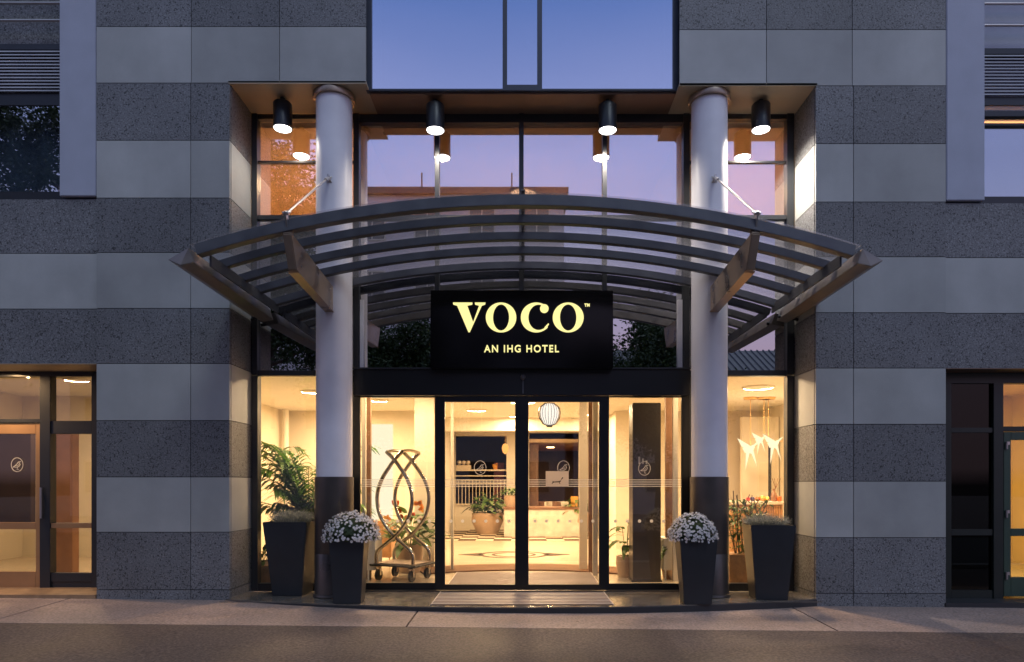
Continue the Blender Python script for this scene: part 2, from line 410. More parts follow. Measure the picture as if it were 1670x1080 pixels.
M['red_panel'] = pbr('red_panel', (.28, .05, .02), .5)

# ================================================================== GROUND
def gz(x, y): return -.03 - .010 * x + .04 * min(0, max(y, -4.6)) if y < 0 else -.03 - .010 * x
def sheet(name, mat, x0, x1, y0, y1, dz=0.0, nx=1, thick=.12, gap=None):
    b = MB()
    xs = gap if gap else [x0, x1]
    g = .009 if gap else 0
    for a, c in zip(xs[:-1], xs[1:]):
        a_, c_ = a + g, c - g
        v = [(a_, y0, gz(a_, y0)+dz), (c_, y0, gz(c_, y0)+dz), (c_, y1, gz(c_, y1)+dz), (a_, y1, gz(a_, y1)+dz)]
        b.add(v + [(p[0], p[1], p[2]-thick) for p in v], [(0,1,2,3),(7,6,5,4),(0,4,5,1),(1,5,6,2),(2,6,7,3),(3,7,4,0)])
    o = b.build(name, mat); struct(o); return o
sheet('sidewalk', M['sidewalk'], -26, 26, -1.236, .9, gap=[-26, -22, -17.9, -13.7, -9.5, -5.28, -1.15, 3.1, 7.2, 11.4, 15.6, 20, 26])
sheet('footpath', M['asphalt'], -26, 26, -4.45, -1.248)
sheet('bedding', M['joint'], -26, 26, -4.4, .8, dz=-.02, thick=.05)
b = MB(); b.box(-26, 26, -4.62, -4.455, -.5, -.21); o = b.build('kerb', M['light_stone'], bevel=.01); struct(o)
b = MB(); b.box(-26, 26, -13.0, -4.62, -.6, -.36); struct(b.build('road', M['road']))
b = MB(); b.box(-60, 60, -80, -13.0, -.6, -.24); struct(b.build('ground', M['sidewalk']))

# entrance platform with a gently bowed front edge
def bow(x, d=0.0):
    return -(.53 - d) * (1 - (x / 3.43) ** 2) if abs(x) < 3.43 else 0
pl = [(-3.5, -.01)]
N = 28
for i in range(N + 1):
    x = -3.48 + 6.9 * i / N
    pl.append((x, -.55 * (1 - ((x + .03) / 3.46) ** 2) - .01))
pl += [(3.44, .9), (-3.5, .9)]
pl = pl[1:]
b = MB(); b.prism(pl, 'z', -.30, -.012); struct(b.build('entrance_step', M['platform_edge']))
pt = [(x, min(y + .012, y) if y < .5 else y) for x, y in pl]
b = MB()
# granite slabs laid on the step, with fine joints
def clipfront(x): return -.55 * (1 - ((x + .03) / 3.46) ** 2) - .004
xs = [-3.46, -2.75, -1.95, -1.03, 1.0, 1.95, 2.75, 3.41]
for a, c in zip(xs[:-1], xs[1:]):
    for (ya, yb) in ((None, -.18), (-.18, .50)):
        n = 8
        fr = []
        for i in range(n + 1):
            x = a + .0025 + (c - a - .005) * i / n
            fr.append((x, (clipfront(x) if ya is None else max(ya + .0025, clipfront(x)))))
        if ya is None and max(clipfront(a), clipfront(c)) > -.19:
            fr = [(x, min(y, yb - .003)) for x, y in fr]
        poly = fr + [(c - .0025, yb - .0025), (a + .0025, yb - .0025)]
        b.prism(poly, 'z', -.012, 0)
struct(b.build('platform_paving', M['platform']))

# ================================================================== HOTEL BUILDING
H = thing('hotel_building', 'striped grey stone hotel front with recessed glazed entrance between two round columns', 'building', (0, 0, 0))
JL = [43.5, 135.5, 229, 323, 412, 503, 593, 686, 778, 868, 962]
JR = [48.5, 140, 234.5, 329.5, 419, 510, 600.5, 692, 785, 877, 968]
def zs(J):
    zz = [Z(y) for y in J]
    top = zz[0]; step = .657
    return [top + step * 3, top + step * 2, top + step] + zz + [-.32]
ZL, ZR = zs(JL), zs(JR)
# rows: k=0 between zz[0] and zz[1]; row index of first listed band above JL[0] is dark
G = .004
CL = {}
def clad(x, isl):
    r = 'left' if x < 0 else 'right'
    return CL.setdefault((clad.zone, r, isl), MB())
clad.zone = 'pier'
def rows(zz):
    out = []
    for k in range(len(zz) - 1):
        # band between JL[0] and JL[1] (k==3) is light
        isl = (k % 2 == 1) if k < len(zz) - 2 else False
        out.append((zz[k + 1], zz[k], isl))
    return out
core = MB()
def panel(x0, x1, z0, z1, isl, y=0.0, t=.028):
    clad(x0, isl).box(x0 + G, x1 - G, y, y + t, z0 + G, z1 - G)
def rpanel(xf, sgn, y0, y1, z0, z1, isl, t=.028):
    xa, xb = (xf - t, xf) if sgn > 0 else (xf, xf + t)
    clad(xa, isl).box(xa, xb, y0 + G, y1 - G, z0 + G, z1 - G)
XLp, XLi = X(157), X(375)            # left pier outer and inner edges
XRp, XRi = X(1543), X(1330)
for (z0, z1, isl) in rows(ZL):
    top = z0 > 5.9
    cuts = [XLp, X(312), X(456), X(597)] if top else [XLp, X(311), XLi]
    for a, c in zip(cuts[:-1], cuts[1:]): panel(a, c, z0, z1, isl)
    if not top: rpanel(XLi - .0, 1, .034, .64, z0, z1, isl)
for (z0, z1, isl) in rows(ZR):
    top = z0 > 5.9
    cuts = [X(1108), X(1250), X(1390), XRp] if top else [XRi, X(1392), XRp]
    for a, c in zip(cuts[:-1], cuts[1:]): panel(a, c, z0, z1, isl)
    if not top: rpanel(XRi + .0, -1, .034, .64, z0, z1, isl)
core.box(XLp + .01, XLi - .03, .031, .9, -.3, 9.0); core.box(XRi + .03, XRp - .01, .031, .9, -.3, 9.0)
core.box(XLi - .03, X(597) - .03, .031, .9, 6.03, 9.0); core.box(X(1108) + .03, XRi + .03, .031, .9, 6.03, 9.0)
# side wings, set back a little: bands below the first floor windows, over the side entrances
wy = .03
clad.zone = 'wing'
for (zz, xa, xb, sg) in ((ZL, -13.0, XLp, -1), (ZR, XRp, 13.0, 1)):
    for (z0, z1, isl) in rows(zz):
        if z0 > zz[6] - .05 or z1 < zz[9] + .05: continue        # from the 323 joint down to 593
        if sg < 0: cuts = [xa, -11.2, -9.2, -7.1, xb]
        else: cuts = [xa, 7.0, 9.1, 11.1, xb]
        for a, c in zip(cuts[:-1], cuts[1:]): panel(a, c, z0, z1, isl, y=wy)
    lo, hi = zz[9], zz[6]
    core.box(xa, xb, wy + .031, .9, lo + .008, hi - .004)
# walls beyond the side entrances
for (zz, xa, xb) in ((ZL, -13.0, -7.75), (ZR, 8.1, 13.0)):
    for (z0, z1, isl) in rows(zz):
        if z1 > zz[9] + .05: continue
        mid = (xa + xb) / 2
        for a, c in ((xa, mid), (mid, xb)): panel(a, c, z0, z1, isl, y=wy)
    core.box(xa, xb, wy + .031, .9, -.3, zz[9] - .004)
wall = core.build('wall', M['joint'], H)
for (zn, sd_, isl), mb_ in CL.items():
    mb_.build('light_stone_cladding' if isl else 'dark_stone_cladding', M['light_stone' if isl else 'dark_stone'], wall)
# smooth pilasters
for (xa, xb, zb) in ((X(97, .0), X(157) - .004, Z(320)), (XRp + .004, X(1606, .0), Z(327))):
    b = MB(); b.box(xa, xb, -.004, .6, zb, 9.0); b.build('pilaster', M['plaster'], H, bevel=.008)
# soffit of the recess
b = MB(); zsof = Z(136.5)
b.box(XLi - .02, X(597), .0, .75, zsof, zsof + .03); b.build('soffit_panel', M['soffit'], H)
b = MB(); b.box(X(1108), XRi + .02, .0, .75, Z(140) , Z(140) + .03)
for xx in (2.71,): pass
b.build('soffit_panel', M['soffit'], H)
b = MB(); b.box(X(597) + .003, X(1108) - .003, .17, .75, 5.975, 6.00); b.build('soffit_panel', M['soffit_metal'], H)

# columns: painted shaft, steel skirt and ring at the soffit
for cx_, zt in ((-2.268, Z(136.5)), (2.238, Z(140))):
    cy = .25
    c = MB(); c.lathe([(.212, Z(778, .04)), (.212, zt)], (cx_, cy, 0), 48)
    col = c.build('column', M['column'], H, smooth=True)
    c = MB(); c.lathe([(.228, .0), (.228, Z(905, .04)), (.226, Z(905, .04)+.003), (.226, Z(905, .04)+.008), (.228, Z(905, .04)+.011), (.228, Z(778, .04)), (.214, Z(778, .04) + .004)], (cx_, cy, 0), 48); c.build('skirt', M['column_steel'], col, smooth=True)
    c = MB(); c.lathe([(.240, 0), (.246, .008), (.240, .03), (.228, .034)], (cx_, cy, 0), 48); c.build('base_ring', M['column_steel'], col, smooth=True)
    c = MB(); c.lathe([(.212, -.07), (.244, -.07), (.250, -.05), (.244, -.004)], (cx_, cy, zt), 48); c.build('collar', M['bracket'], col, smooth=True)

# projecting glazed bay above the entrance
b = MB(); ya, yb = .13, .20
zb0, zt0 = Z(150, .16), 9.0
def vbar(mb_, px0, px1, y, y0, y1, z0, z1): mb_.box(X(px0, y), X(px1, y), y0, y1, z0, z1)
vbar(b, 598, 606.5, .16, ya, yb, zb0, zt0); vbar(b, 820, 827, .16, ya, yb, zb0, zt0)
vbar(b, 876, 884, .16, ya, yb, zb0, zt0); vbar(b, 1097, 1106, .16, ya, yb, zb0, zt0)
b.box(X(606.5, .16), X(820, .16), ya, yb, zb0, Z(147, .16)); b.box(X(827, .16), X(876, .16), ya, yb, zb0, Z(140.5, .16)); b.box(X(884, .16), X(1097, .16), ya, yb, zb0, Z(147, .16))
bay = b.build('bay_window', M['bay_frame'], H, bevel=.002)
for p0, p1, zz_ in ((606.5, 820, 147), (827, 876, 140.5), (884, 1097, 147)):
    g = MB(); g.box(X(p0, .16), X(p1, .16), .155, .165, Z(zz_, .16), zt0); g.build('pane', M['bay_glass'], bay)
b = MB(); b.box(X(597), X(1108), .9, .95, 6.0, 9.0); b.build('bay_back', M['void'], H)
b = MB(); b.box(-13, 13, .0, 6.5, 9.02, 9.3); b.build('parapet', M['light_stone'], H)

# curtain wall of the recess
YG = .65
def gx(px): return X(px, YG)
def gzz(py): return Z(py, YG)
UPX = [(413, 422), (578, 587), (710, 717), (846.5, 854), (982, 989), (1113, 1123), (1281, 1292)]
b = MB()
zt, zl = gzz(189), gzz(353)
for p0, p1 in UPX: b.box(gx(p0), gx(p1), YG - .06, YG + .06, gzz(612), zt)
prev = None
for i, (p0, p1) in enumerate(UPX[:-1]):
    q0 = UPX[i + 1][0]
    b.box(gx(p1), gx(q0), YG - .045, YG + .045, gzz(203 if 0 < i < 5 else 197), zt - .002)
    b.box(gx(p1), gx(q0), YG - .045, YG + .045, gzz(360), gzz(353))
    b.box(gx(p1), gx(q0), YG - .045, YG + .045, gzz(614), gzz(605))
for i in (0, 5):
    b.box(gx(UPX[i][1]), gx(UPX[i + 1][0]), YG - .03, YG + .03, gzz(267), gzz(264))
up = b.build('upper_glazing', M['frame'], H, bevel=.002)
for i, (p0, p1) in enumerate(UPX[:-1]):
    q0 = UPX[i + 1][0]; sub = MB()
    sub.box(gx(p1), gx(q0), YG - .004, YG + .004, gzz(353), gzz(203 if 0 < i < 5 else 197)); sub.build('pane', M['upper_glass'], up)
    sub = MB(); sub.box(gx(p1), gx(q0), YG - .004, YG + .004, gzz(605), gzz(360)); sub.build('spandrel_pane', M['spandrel'], up)
# pale inner jambs beside the centre glass
for px0, px1 in ((588, 594), (1104, 1112)):
    b = MB(); b.box(gx(px0), gx(px1), YG - .035, YG - .006, gzz(603), gzz(490)); b.build('jamb_strip', M['column'], up)
# ground floor side windows
for side, (xo0, xo1, xi0, xi1) in (('l', (413, 423, 570, 580)), ('r', (1281, 1292, 1120, 1130))):
    b = MB()
    b.box(gx(xo0), gx(xo1), YG - .06, YG + .06, 0.0, gzz(614)); b.box(gx(xi0), gx(xi1), YG - .06, YG + .06, .0, gzz(614))
    l_, r_ = (gx(423), gx(570)) if side == 'l' else (gx(1130), gx(1281))
    b.box(l_, r_, YG - .05, YG + .05, .0, gzz(951))
    w = b.build('side_window', M['frame'], H, bevel=.002)
    g = MB(); g.box(l_, r_, YG - .004, YG + .004, gzz(951), gzz(614)); g.build('pane', M['clear_glass'], w)
# door header box
YH = .50
b = MB(); b.box(X(577, YH), X(1125, YH), YH, YG + .1, Z(645, YH), Z(601, YH)); hd = b.build('door_header', M['frame_black'], H, bevel=.004)
b = MB(); b.box(X(570, YH), X(1128, YH), YH - .03, YH - .002, Z(602.5, YH), Z(600, YH)); b.build('drip_edge', M['frame'], hd)
b = MB(); b.lathe([(.02, -.03), (.032, -.01), (.032, .01), (.02, .03)], (X(853, YH), YH - .03, Z(616, YH)), 16)
b.box(X(852, YH), X(854, YH), YH - .015, YH, Z(642, YH), Z(620, YH)); b.build('motion_sensor', M['steel_paint'], hd, smooth=True)
# fixed side lights and sliding leaves
YD = .56
def frame_panel(name, pxs, pys, Y, t, mat, gmat, gl, gr, gt, gb):
    x0, x1 = X(pxs[0], Y), X(pxs[1], Y); z1, z0 = Z(pys[0], Y), max(.004, Z(pys[1], Y))
    a0, a1 = X(gl, Y), X(gr, Y); c1, c0 = Z(gt, Y), Z(gb, Y)
    b = MB()
    b.box(x0, a0, Y, Y + t, z0, z1); b.box(a1, x1, Y, Y + t, z0, z1)
    b.box(a0, a1, Y + .001, Y + t - .001, c1, z1); b.box(a0, a1, Y + .001, Y + t - .001, z0, c0)
    o = b.build(name, mat, H, bevel=.002)
    g = MB(); g.box(a0, a1, Y + t/2 - .004, Y + t/2 + .004, c0, c1); g.build('pane', gmat, o)
    return o
fl = frame_panel('fixed_sidelight', (577, 712), (645, 962), YD + .03, .05, M['frame_black'], M['clear_glass'], 587, 709.5, 648, 951)
fr = frame_panel('fixed_sidelight', (990, 1124), (645, 962), YD + .03, .05, M['frame_black'], M['clear_glass'], 993.5, 1112, 648, 952)
dl = frame_panel('sliding_door', (709, 852.2), (646, 962.5), YD - .03, .05, M['frame_black'], M['clear_glass'], 725.5, 840, 655.5, 953.5)
dr = frame_panel('sliding_door', (852.2, 992), (646, 962.5), YD - .03, .05, M['frame_black'], M['clear_glass'], 862, 977, 655.5, 953.5)
b = MB(); b.box(X(577, YD), X(1124, YD), YD - .04, YD + .09, -.004, .01); b.build('threshold', M['column_steel'], H)

def ellipse(cx_, cz_, rx, rz, n=32, a0=0, a1=2*PI):
    return [(cx_ + rx * math.cos(a0 + (a1 - a0) * i / n), cz_ + rz * math.sin(a0 + (a1 - a0) * i / n)) for i in range(n)]
def bird_mark(px, py, Y, parent, s=1.0):
    """small etched ring with a line drawn bird"""
    cx_, cz_ = X(px, Y), Z(py, Y); r = .085 * s
    b = MB(); b.ring_prism(ellipse(cx_, cz_, r * .9, r * 1.05), ellipse(cx_, cz_, r * .9 - .006, r * 1.05 - .006), 'y', Y - .002, Y)
    pts = [(-.6, -.35), (-.25, -.12), (.0, .12), (.2, .42), (.42, .5), (.3, .3), (.45, .05), (.3, -.25), (.0, -.36), (-.3, -.35), (-.6, -.35)]
    b.tube([(cx_ + p[0]*r, Y - .002, cz_ + p[1]*r) for p in pts], .004, 5)
    b.tube([(cx_ + .1*r, Y - .002, cz_ - .34*r), (cx_ + .0*r, Y - .002, cz_ - .7*r), (cx_ + .25*r, Y - .002, cz_ - .7*r)], .003, 5)
    b.tube([(cx_ + .42*r, Y - .002, cz_ + .5*r), (cx_ + .6*r, Y - .002, cz_ + .42*r), (cx_ + .4*r, Y-.002, cz_ + .38*r)], .003, 5)
    b.tube([(cx_ - .25*r, Y - .002, cz_ - .1*r), (cx_ + .1*r, Y - .002, cz_ - .16*r), (cx_ + .25*r, Y-.002, cz_ + .1*r)], .003, 5)
    b.build('bird_emblem', M['film_white'], parent)
def stripes(p0, p1, Y, parent):
    b = MB()
    for py in (782.5, 786, 789.5, 793): b.box(X(p0, Y), X(p1, Y), Y - .0015, Y, Z(py + .8, Y), Z(py - .3, Y))
    b.build('film_stripes', M['film_white'], parent)
    b = MB(); n = max(2, int((p1 - p0) / 17)); 
    for i in range(n):
        px = p0 + (p1 - p0) * (i + .5) / n
        b.prism(ellipse(X(px, Y), Z(850, Y), .021, .021, 14), 'y', Y - .0015, Y)
    b.build('film_dots', M['film_white'], parent)
bird_mark(783, 763, YD - .012, dl); bird_mark(919, 763, YD - .012, dr); bird_mark(1051, 764, YD + .045, fr)
stripes(726, 839.5, YD - .012, dl); stripes(863, 976.5, YD - .012, dr); stripes(588, 709, YD + .045, fl); stripes(994, 1111.5, YD + .045, fr)

# paper notice on the right door leaf
b = MB(); yy = YD - .02
b.box(X(890, yy), X(927.5, yy), yy, yy + .002, Z(794, yy), Z(768.5, yy))
pn = tag(b.build('paper_notice', M['paper_thin']), 'white paper notice with small running animal stuck to right door leaf', 'notice')
b = MB()
def an(pts): b.prism([(X(899 + p[0], yy), Z(788 - p[1], yy)) for p in pts], 'y', yy - .0015, yy - .0005)
an([(2, 3), (5, 2.5), (12, 3), (15, 4), (17, 8), (19, 10), (19.5, 8.2), (16.5, 5.5), (15, 2), (12, 1.2), (5, 1), (2, 0)])
an([(2, 1), (3.5, 1), (1.4, -1.6), (.6, -1.6)]); an([(12, 1.4), (13.4, 1.4), (15, -1.4), (14, -1.4)])
b.build('animal_print', M['ink'], pn)

# ---- left side entrance
YS = .60
def sx_(px): return X(px, YS)
def sz_(py): return Z(py, YS)
zhead = sz_(607)
b = MB(); b.box(-7.75, XLp - .02, wy, YS + .1, Z(593.3), Z(593.3) + .007); b.build('soffit_panel', M['soffit'], H)
b = MB()
b.box(-7.75, XLp - .02, YS - .05, YS + .05, sz_(615), zhead + .08)
b.box(sx_(70), sx_(87), YS - .06, YS + .06, .0, sz_(615))
b.box(-7.75, sx_(-60), YS - .05, YS + .05, 0, sz_(615))
b.box(sx_(153), XLp + .05, YS - .05, YS + .05, 0, sz_(615))
b.box(sx_(-60), sx_(70), YS - .04, YS + .04, sz_(690), sz_(684))
for (a, c) in ((708, 687), (861, 853), (948, 934)): b.box(sx_(87), sx_(153), YS - .045, YS + .045, sz_(a), sz_(c))
se = b.build('side_entrance', M['frame'], H, bevel=.003)
g = MB(); g.box(sx_(-60), sx_(70), YS - .004, YS + .004, sz_(684), sz_(615)); g.box(sx_(87), sx_(153), YS - .004, YS + .004, sz_(934), sz_(615)); g.build('pane', M['clear_glass'], se)
b = MB()
for (a, c) in ((861, 853), ): b.box(sx_(88), sx_(153), YS - .05, YS - .0455, sz_(a), sz_(c))
b.build('cover_strip', M['bronze'], se)
b = MB()
x0, x1, xa, xb_ = sx_(-56), sx_(69), sx_(-42), sx_(61)
b.box(x0, xa, YS - .03, YS + .03, .02, sz_(691)); b.box(xb_, x1, YS - .03, YS + .03, .02, sz_(691))
b.box(xa, xb_, YS - .029, YS + .029, sz_(708), sz_(691)); b.box(xa, xb_, YS - .029, YS + .029, sz_(863), sz_(852)); b.box(xa, xb_, YS - .029, YS + .029, .02, sz_(932))
sd = b.build('side_door', M['bronze'], H, bevel=.003)
g = MB(); g.box(xa, xb_, YS - .004, YS + .004, sz_(932), sz_(708)); g.build('pane', M['clear_glass'], sd)
b = MB(); b.tube([(sx_(75), YS - .09, sz_(845)), (sx_(75), YS - .09, sz_(795))], .016, 10)
b.tube([(sx_(72), YS - .03, sz_(840)), (sx_(75), YS - .09, sz_(840))], .008, 6); b.tube([(sx_(72), YS - .03, sz_(800)), (sx_(75), YS - .09, sz_(800))], .008, 6)
b.build('handle', M['rod'], sd, smooth=True)
bird_mark(28, 758, YS - .03, sd)
b = MB(); b.box(-7.75, XLp - .01, .0, YS + .2, -.2, .045); b.build('door_sill', M['sill_wood'], H); b = MB(); b.box(sx_(87), sx_(153), YS - .03, YS + .03, .04, sz_(948)); b.build('bottom_rail', M['frame'], se); 
# ---- right side entrance
YR = .35
def rx_(px): return X(px, YR)
def rz_(py): return Z(py, YR)
b = MB(); b.box(XRp + .02, 8.1, wy, YR + .1, Z(601), Z(601) + .006); b.build('soffit_panel', M['soffit_metal'], H)
b = MB()
b.box(XRp - .05, 8.1, YR - .04, YR + .06, rz_(626), rz_(612) + .1)
b.box(XRp - .02, rx_(1548.5), YR - .04, YR + .05, -.1, rz_(626)); b.box(rx_(1616), rx_(1632), YR - .05, YR + .06, -.1, rz_(626))
b.box(rx_(1800), 8.1, YR - .05, YR + .06, -.1, rz_(626))
for (a, c) in ((706, 698), (873, 863), (988, 962)): b.box(rx_(1548.5), rx_(1616), YR - .035, YR + .045, rz_(a), rz_(c))
b.box(rx_(1632), rx_(1800), YR - .04, YR + .05, rz_(704), rz_(696))
re_ = b.build('side_entrance', M['green_black'], H, bevel=.003)
g = MB(); g.box(rx_(1548.5), rx_(1616), YR - .004, YR + .004, rz_(962), rz_(626)); g.build('dark_pane', M['dark_glass'], re_)
g = MB(); g.box(rx_(1632), rx_(1800), YR - .004, YR + .004, rz_(696), rz_(626)); g.build('pane', M['clear_glass'], re_)
b = MB(); x0, x1, xa, xb_ = rx_(1633), rx_(1780), rx_(1644.5), rx_(1768)
z1 = rz_(705); z0 = rz_(972)
b.box(x0, xa, YR - .045, YR + .03, z0, z1); b.box(xb_, x1, YR - .045, YR + .03, z0, z1)
b.box(xa, xb_, YR - .044, YR + .029, rz_(718), z1); b.box(xa, xb_, YR - .044, YR + .029, rz_(874), rz_(862)); b.box(xa, xb_, YR - .044, YR + .029, z0, rz_(941))
rd = b.build('side_door', M['green'], H, bevel=.003)
g = MB(); g.box(xa, xb_, YR - .01, YR - .002, rz_(941), rz_(718)); g.build('pane', M['clear_glass'], rd)
for py in (727, 838, 938):
    b = MB(); b.tube([(rx_(1636), YR - .06, rz_(py + 6)), (rx_(1636), YR - .06, rz_(py - 6))], .014, 8); b.box(rx_(1636), rx_(1641), YR - .064, YR - .046, rz_(py - 1), rz_(py - 6)); b.build('hinge', M['rod'], rd)
b = MB(); b.box(XRp - .02, 8.1, .0, YR + .2, -.3, -.05); b.build('door_sill', M['platform_edge'], H)

# ---- first floor windows of the wings
def wing(sg):
    Yw = .16
    if sg < 0:
        xa, xb = -13.0, X(97) ; zb = Z(322); ya_ = [14, 42]; lou = (83, 152); head = (152, 172); glassz = (172, 316); bott = 322
    else:
        xa, xb = X(1606), 13.0; zb = Z(329); ya_ = [15, 50]; lou = (90, 158); head = (158, 206); glassz = (206, 324); bott = 329
    def zw(p): return Z(p, Yw)
    b = MB()
    b.box(xa, xb, Yw - .06, Yw + .08, zb - .0, zw(glassz[1]))
    b.box(xa, xb, Yw + .0, Yw + .1, zw(head[1] if sg < 0 else 172), zw(head[0]))
    xe = xb - .035 if sg < 0 else xa + .02
    for xc in ([xe, xe - 2.1, xe - 4.2] if sg < 0 else [xe, xe + 2.1, xe + 4.2]): b.box(xc - .02, xc + .03, Yw - .03, Yw + .05, zw(glassz[1]), zw(lou[1]))
    if sg > 0: b.box(xa, xb, Yw - .03, Yw + .05, zw(192), zw(183)); b.box(xa, xb, Yw - .03, Yw + .05, zw(207), zw(203))
    b.box(xa, xb, Yw - .02, Yw + .3, zw(lou[0]) , zw(lou[0]) + .07)
    wf = b.build('wing_window', M['frame'], H, bevel=.002)
    g = MB(); g.box(xa, xb, Yw + .01, Yw + .018, zw(glassz[1]), zw(head[1] if sg < 0 else 205)); g.build('pane', M['window_glass'], wf)
    if sg > 0: g = MB(); g.box(xa, xb, Yw + .01, Yw + .018, zw(204), zw(172)); g.build('vent_pane', M['clear_glass'], wf)
    b = MB(); n = 13
    for i in range(n):
        z = zw(lou[1]) + (zw(lou[0]) - zw(lou[1])) * (i + .5) / n
        b.prism([(Yw - .030, z - .013), (Yw - .026, z - .014), (Yw - .010, z + .010), (Yw - .014, z + .012)], 'x', xa, xb)
    b.build('louvre_blind', M['slat'], wf)
    b = MB(); b.box(xa, xb, Yw + .05, Yw + .06, zw(lou[0]) + .07, 9.0); b.box(xa, xb, Yw + .1, Yw + .11, zw(lou[1]), zw(lou[0])); b.build('spandrel_board', M['dark_stone'] if sg < 0 else M['plaster'], wf)
    for k, p in enumerate(ya_ + [ya_[0] - 30]):
        r = MB(); r.tube([(xa, Yw - .09, zw(p)), (xb, Yw - .09, zw(p))], .016, 10); r.build('rail', M['rod'], wf, smooth=True)
    # curtain / blind
    b = MB(); n = 90; L = 5.2
    x_ = xb if sg < 0 else xa
    pts = []
    for i in range(n + 1):
        x = x_ - .15 - L * i / n if sg < 0 else x_ + .02 + L * i / n
        a = .05 if sg < 0 else .004
        pts.append((x, Yw + .28 + a * math.sin(i * .9) * (.6 + .4 * math.sin(i * .23))))
    v = [(p[0], p[1], zw(glassz[1])) for p in pts] + [(p[0], p[1], EYE + (HY - glassz[0] - 1) / F * (Yw + .28 - CAMY)) for p in pts]
    b.add(v, [(i, i + 1, n + 2 + i, n + 1 + i) for i in range(n)])
    b.build('curtain' if sg < 0 else 'window_blind', M['curtain'] if sg < 0 else M['blind_white'], wf, smooth=True)
    return Yw
wing(-1); wing(1)

# ================================================================== INTERIORS
def room(x0, x1, y0, y1, z0, z1, wmat, cmat, fmat, t=.08, open_back=False, names=('interior_wall', 'interior_ceiling', 'interior_floor')):
    b = MB()
    b.box(x0 - t, x0, y0, y1, z0, z1); b.box(x1, x1 + t, y0, y1, z0, z1)
    if not open_back: b.box(x0 - t, x1 + t, y1, y1 + t, z0, z1)
    b.build(names[0], wmat, H)
    b = MB(); b.box(x0 - t, x1 + t, y0, y1 + t, z1, z1 + t); b.build(names[1], cmat, H)
    if fmat:
        b = MB(); b.box(x0 - t, x1 + t, y0, y1 + t, z0 - t, z0); b.build(names[2], fmat, H)

M['lobby_floor'] = pbr('lobby_floor', (.50, .42, .31), .22, var=.06, vscale=1.5)
ZC = 2.85
# entrance hall
HX0, HX1, HY1 = -4.95, 4.95, 6.2
CX0, CX1, CY1 = -1.98, 1.92, 12.0
b = MB()
b.box(HX0 - .1, HX0, .92, HY1, 0, ZC); b.box(HX1, HX1 + .1, .92, HY1, 0, ZC)
b.box(HX0, CX0 - .1, HY1, HY1 + .1, 0, ZC); b.box(CX1 + .1, HX1, HY1, HY1 + .1, 0, ZC)
b.box(CX0 - .1, CX0, HY1, CY1, 0, ZC); b.box(CX1, CX1 + .1, HY1, CY1, 0, ZC)
b.box(HX0, XLi, .91, .95, 0, ZC); b.box(XRi, HX1, .91, .95, 0, ZC)
# back wall of the corridor: low wall, piers, lintels around two openings
yk = CY1
ox = [X(739, yk), X(826, yk), X(863, yk), X(944, yk)]
b.box(CX0, ox[0], yk, yk + .2, 0, ZC); b.box(ox[1], ox[2], yk, yk + .2, 0, ZC); b.box(ox[3], CX1, yk, yk + .2, 0, ZC)
b.box(ox[0], ox[1], yk, yk + .2, Z(711, yk), ZC); b.box(ox[2], ox[3], yk, yk + .2, Z(706, yk), ZC)
b.box(ox[0], ox[1], yk, yk + .2, 0, Z(823, yk)); b.box(ox[2], ox[3], yk, yk + .2, 0, Z(826, yk))
b.build('lobby_wall', M['cream'], H)
b = MB(); b.box(HX0, HX1, YG + .12, HY1, ZC, ZC + .1); b.box(CX0, CX1, HY1, CY1 + .2, ZC, ZC + .1)
b.box(-5.1, 5.1, YG + .07, YG + .12, gzz(605), ZC + .1)
b.build('lobby_ceiling', M['ceiling'], H)
b = MB(); b.box(CX0, CX1, 7.6, 7.9, 2.55, ZC); b.box(CX0, CX1, 3.0, 3.2, 2.72, ZC); b.build('bulkhead', M['ceiling'], H)
fl_ = MB(); fl_.box(HX0, HX1, .66, HY1, -.1, 0.0); fl_.box(CX0, CX1, HY1, CY1, -.1, 0.0); fl_.box(-3.4, 3.4, .505, .66, -.1, -.006)
lf = fl_.build('lobby_floor', M['lobby_floor'], H)
# checkerboard zone (thin tiles)
M['tile_dark'] = pbr('tile_dark', (.07, .045, .03), .7, spec=.15); M['tile_pale'] = pbr('tile_pale', (.60, .5, .38), .6, spec=.2)
td, tp = MB(), MB(); ts = .42
nx_ = int((CX1 - CX0) / ts)
for i in range(nx_):
    for j in range(9):
        x = CX0 + .02 + i * ts; y = 8.1 + j * ts
        if y + ts > CY1: continue
        (td if (i + j) % 2 else tp).box(x + .002, x + ts - .002, y + .002, y + ts - .002, 0, .004)
td.build('dark_tiles', M['tile_dark'], lf); tp.build('pale_tiles', M['tile_pale'], lf)
# oval inlay
cyo, cxo = 4.95, X(838, 4.95)
b = MB()
for (ra, rb, w) in ((.66, .62, .08), (.42, .40, .06)):
    o_ = [(cxo + ra * math.cos(2*PI*i/48), cyo + rb * math.sin(2*PI*i/48)) for i in range(48)]
    i_ = [(cxo + (ra - w) * math.cos(2*PI*i/48), cyo + (rb - w) * math.sin(2*PI*i/48)) for i in range(48)]
    b.ring_prism(o_, i_, 'z', .0, .004)
for s in (-1, 1):
    b.prism([(cxo + s * .62, cyo - .28), (cxo + s * 1.05, cyo), (cxo + s * .62, cyo + .28)], 'z', 0, .004)
b.build('oval_inlay', M['tile_dark'], lf)
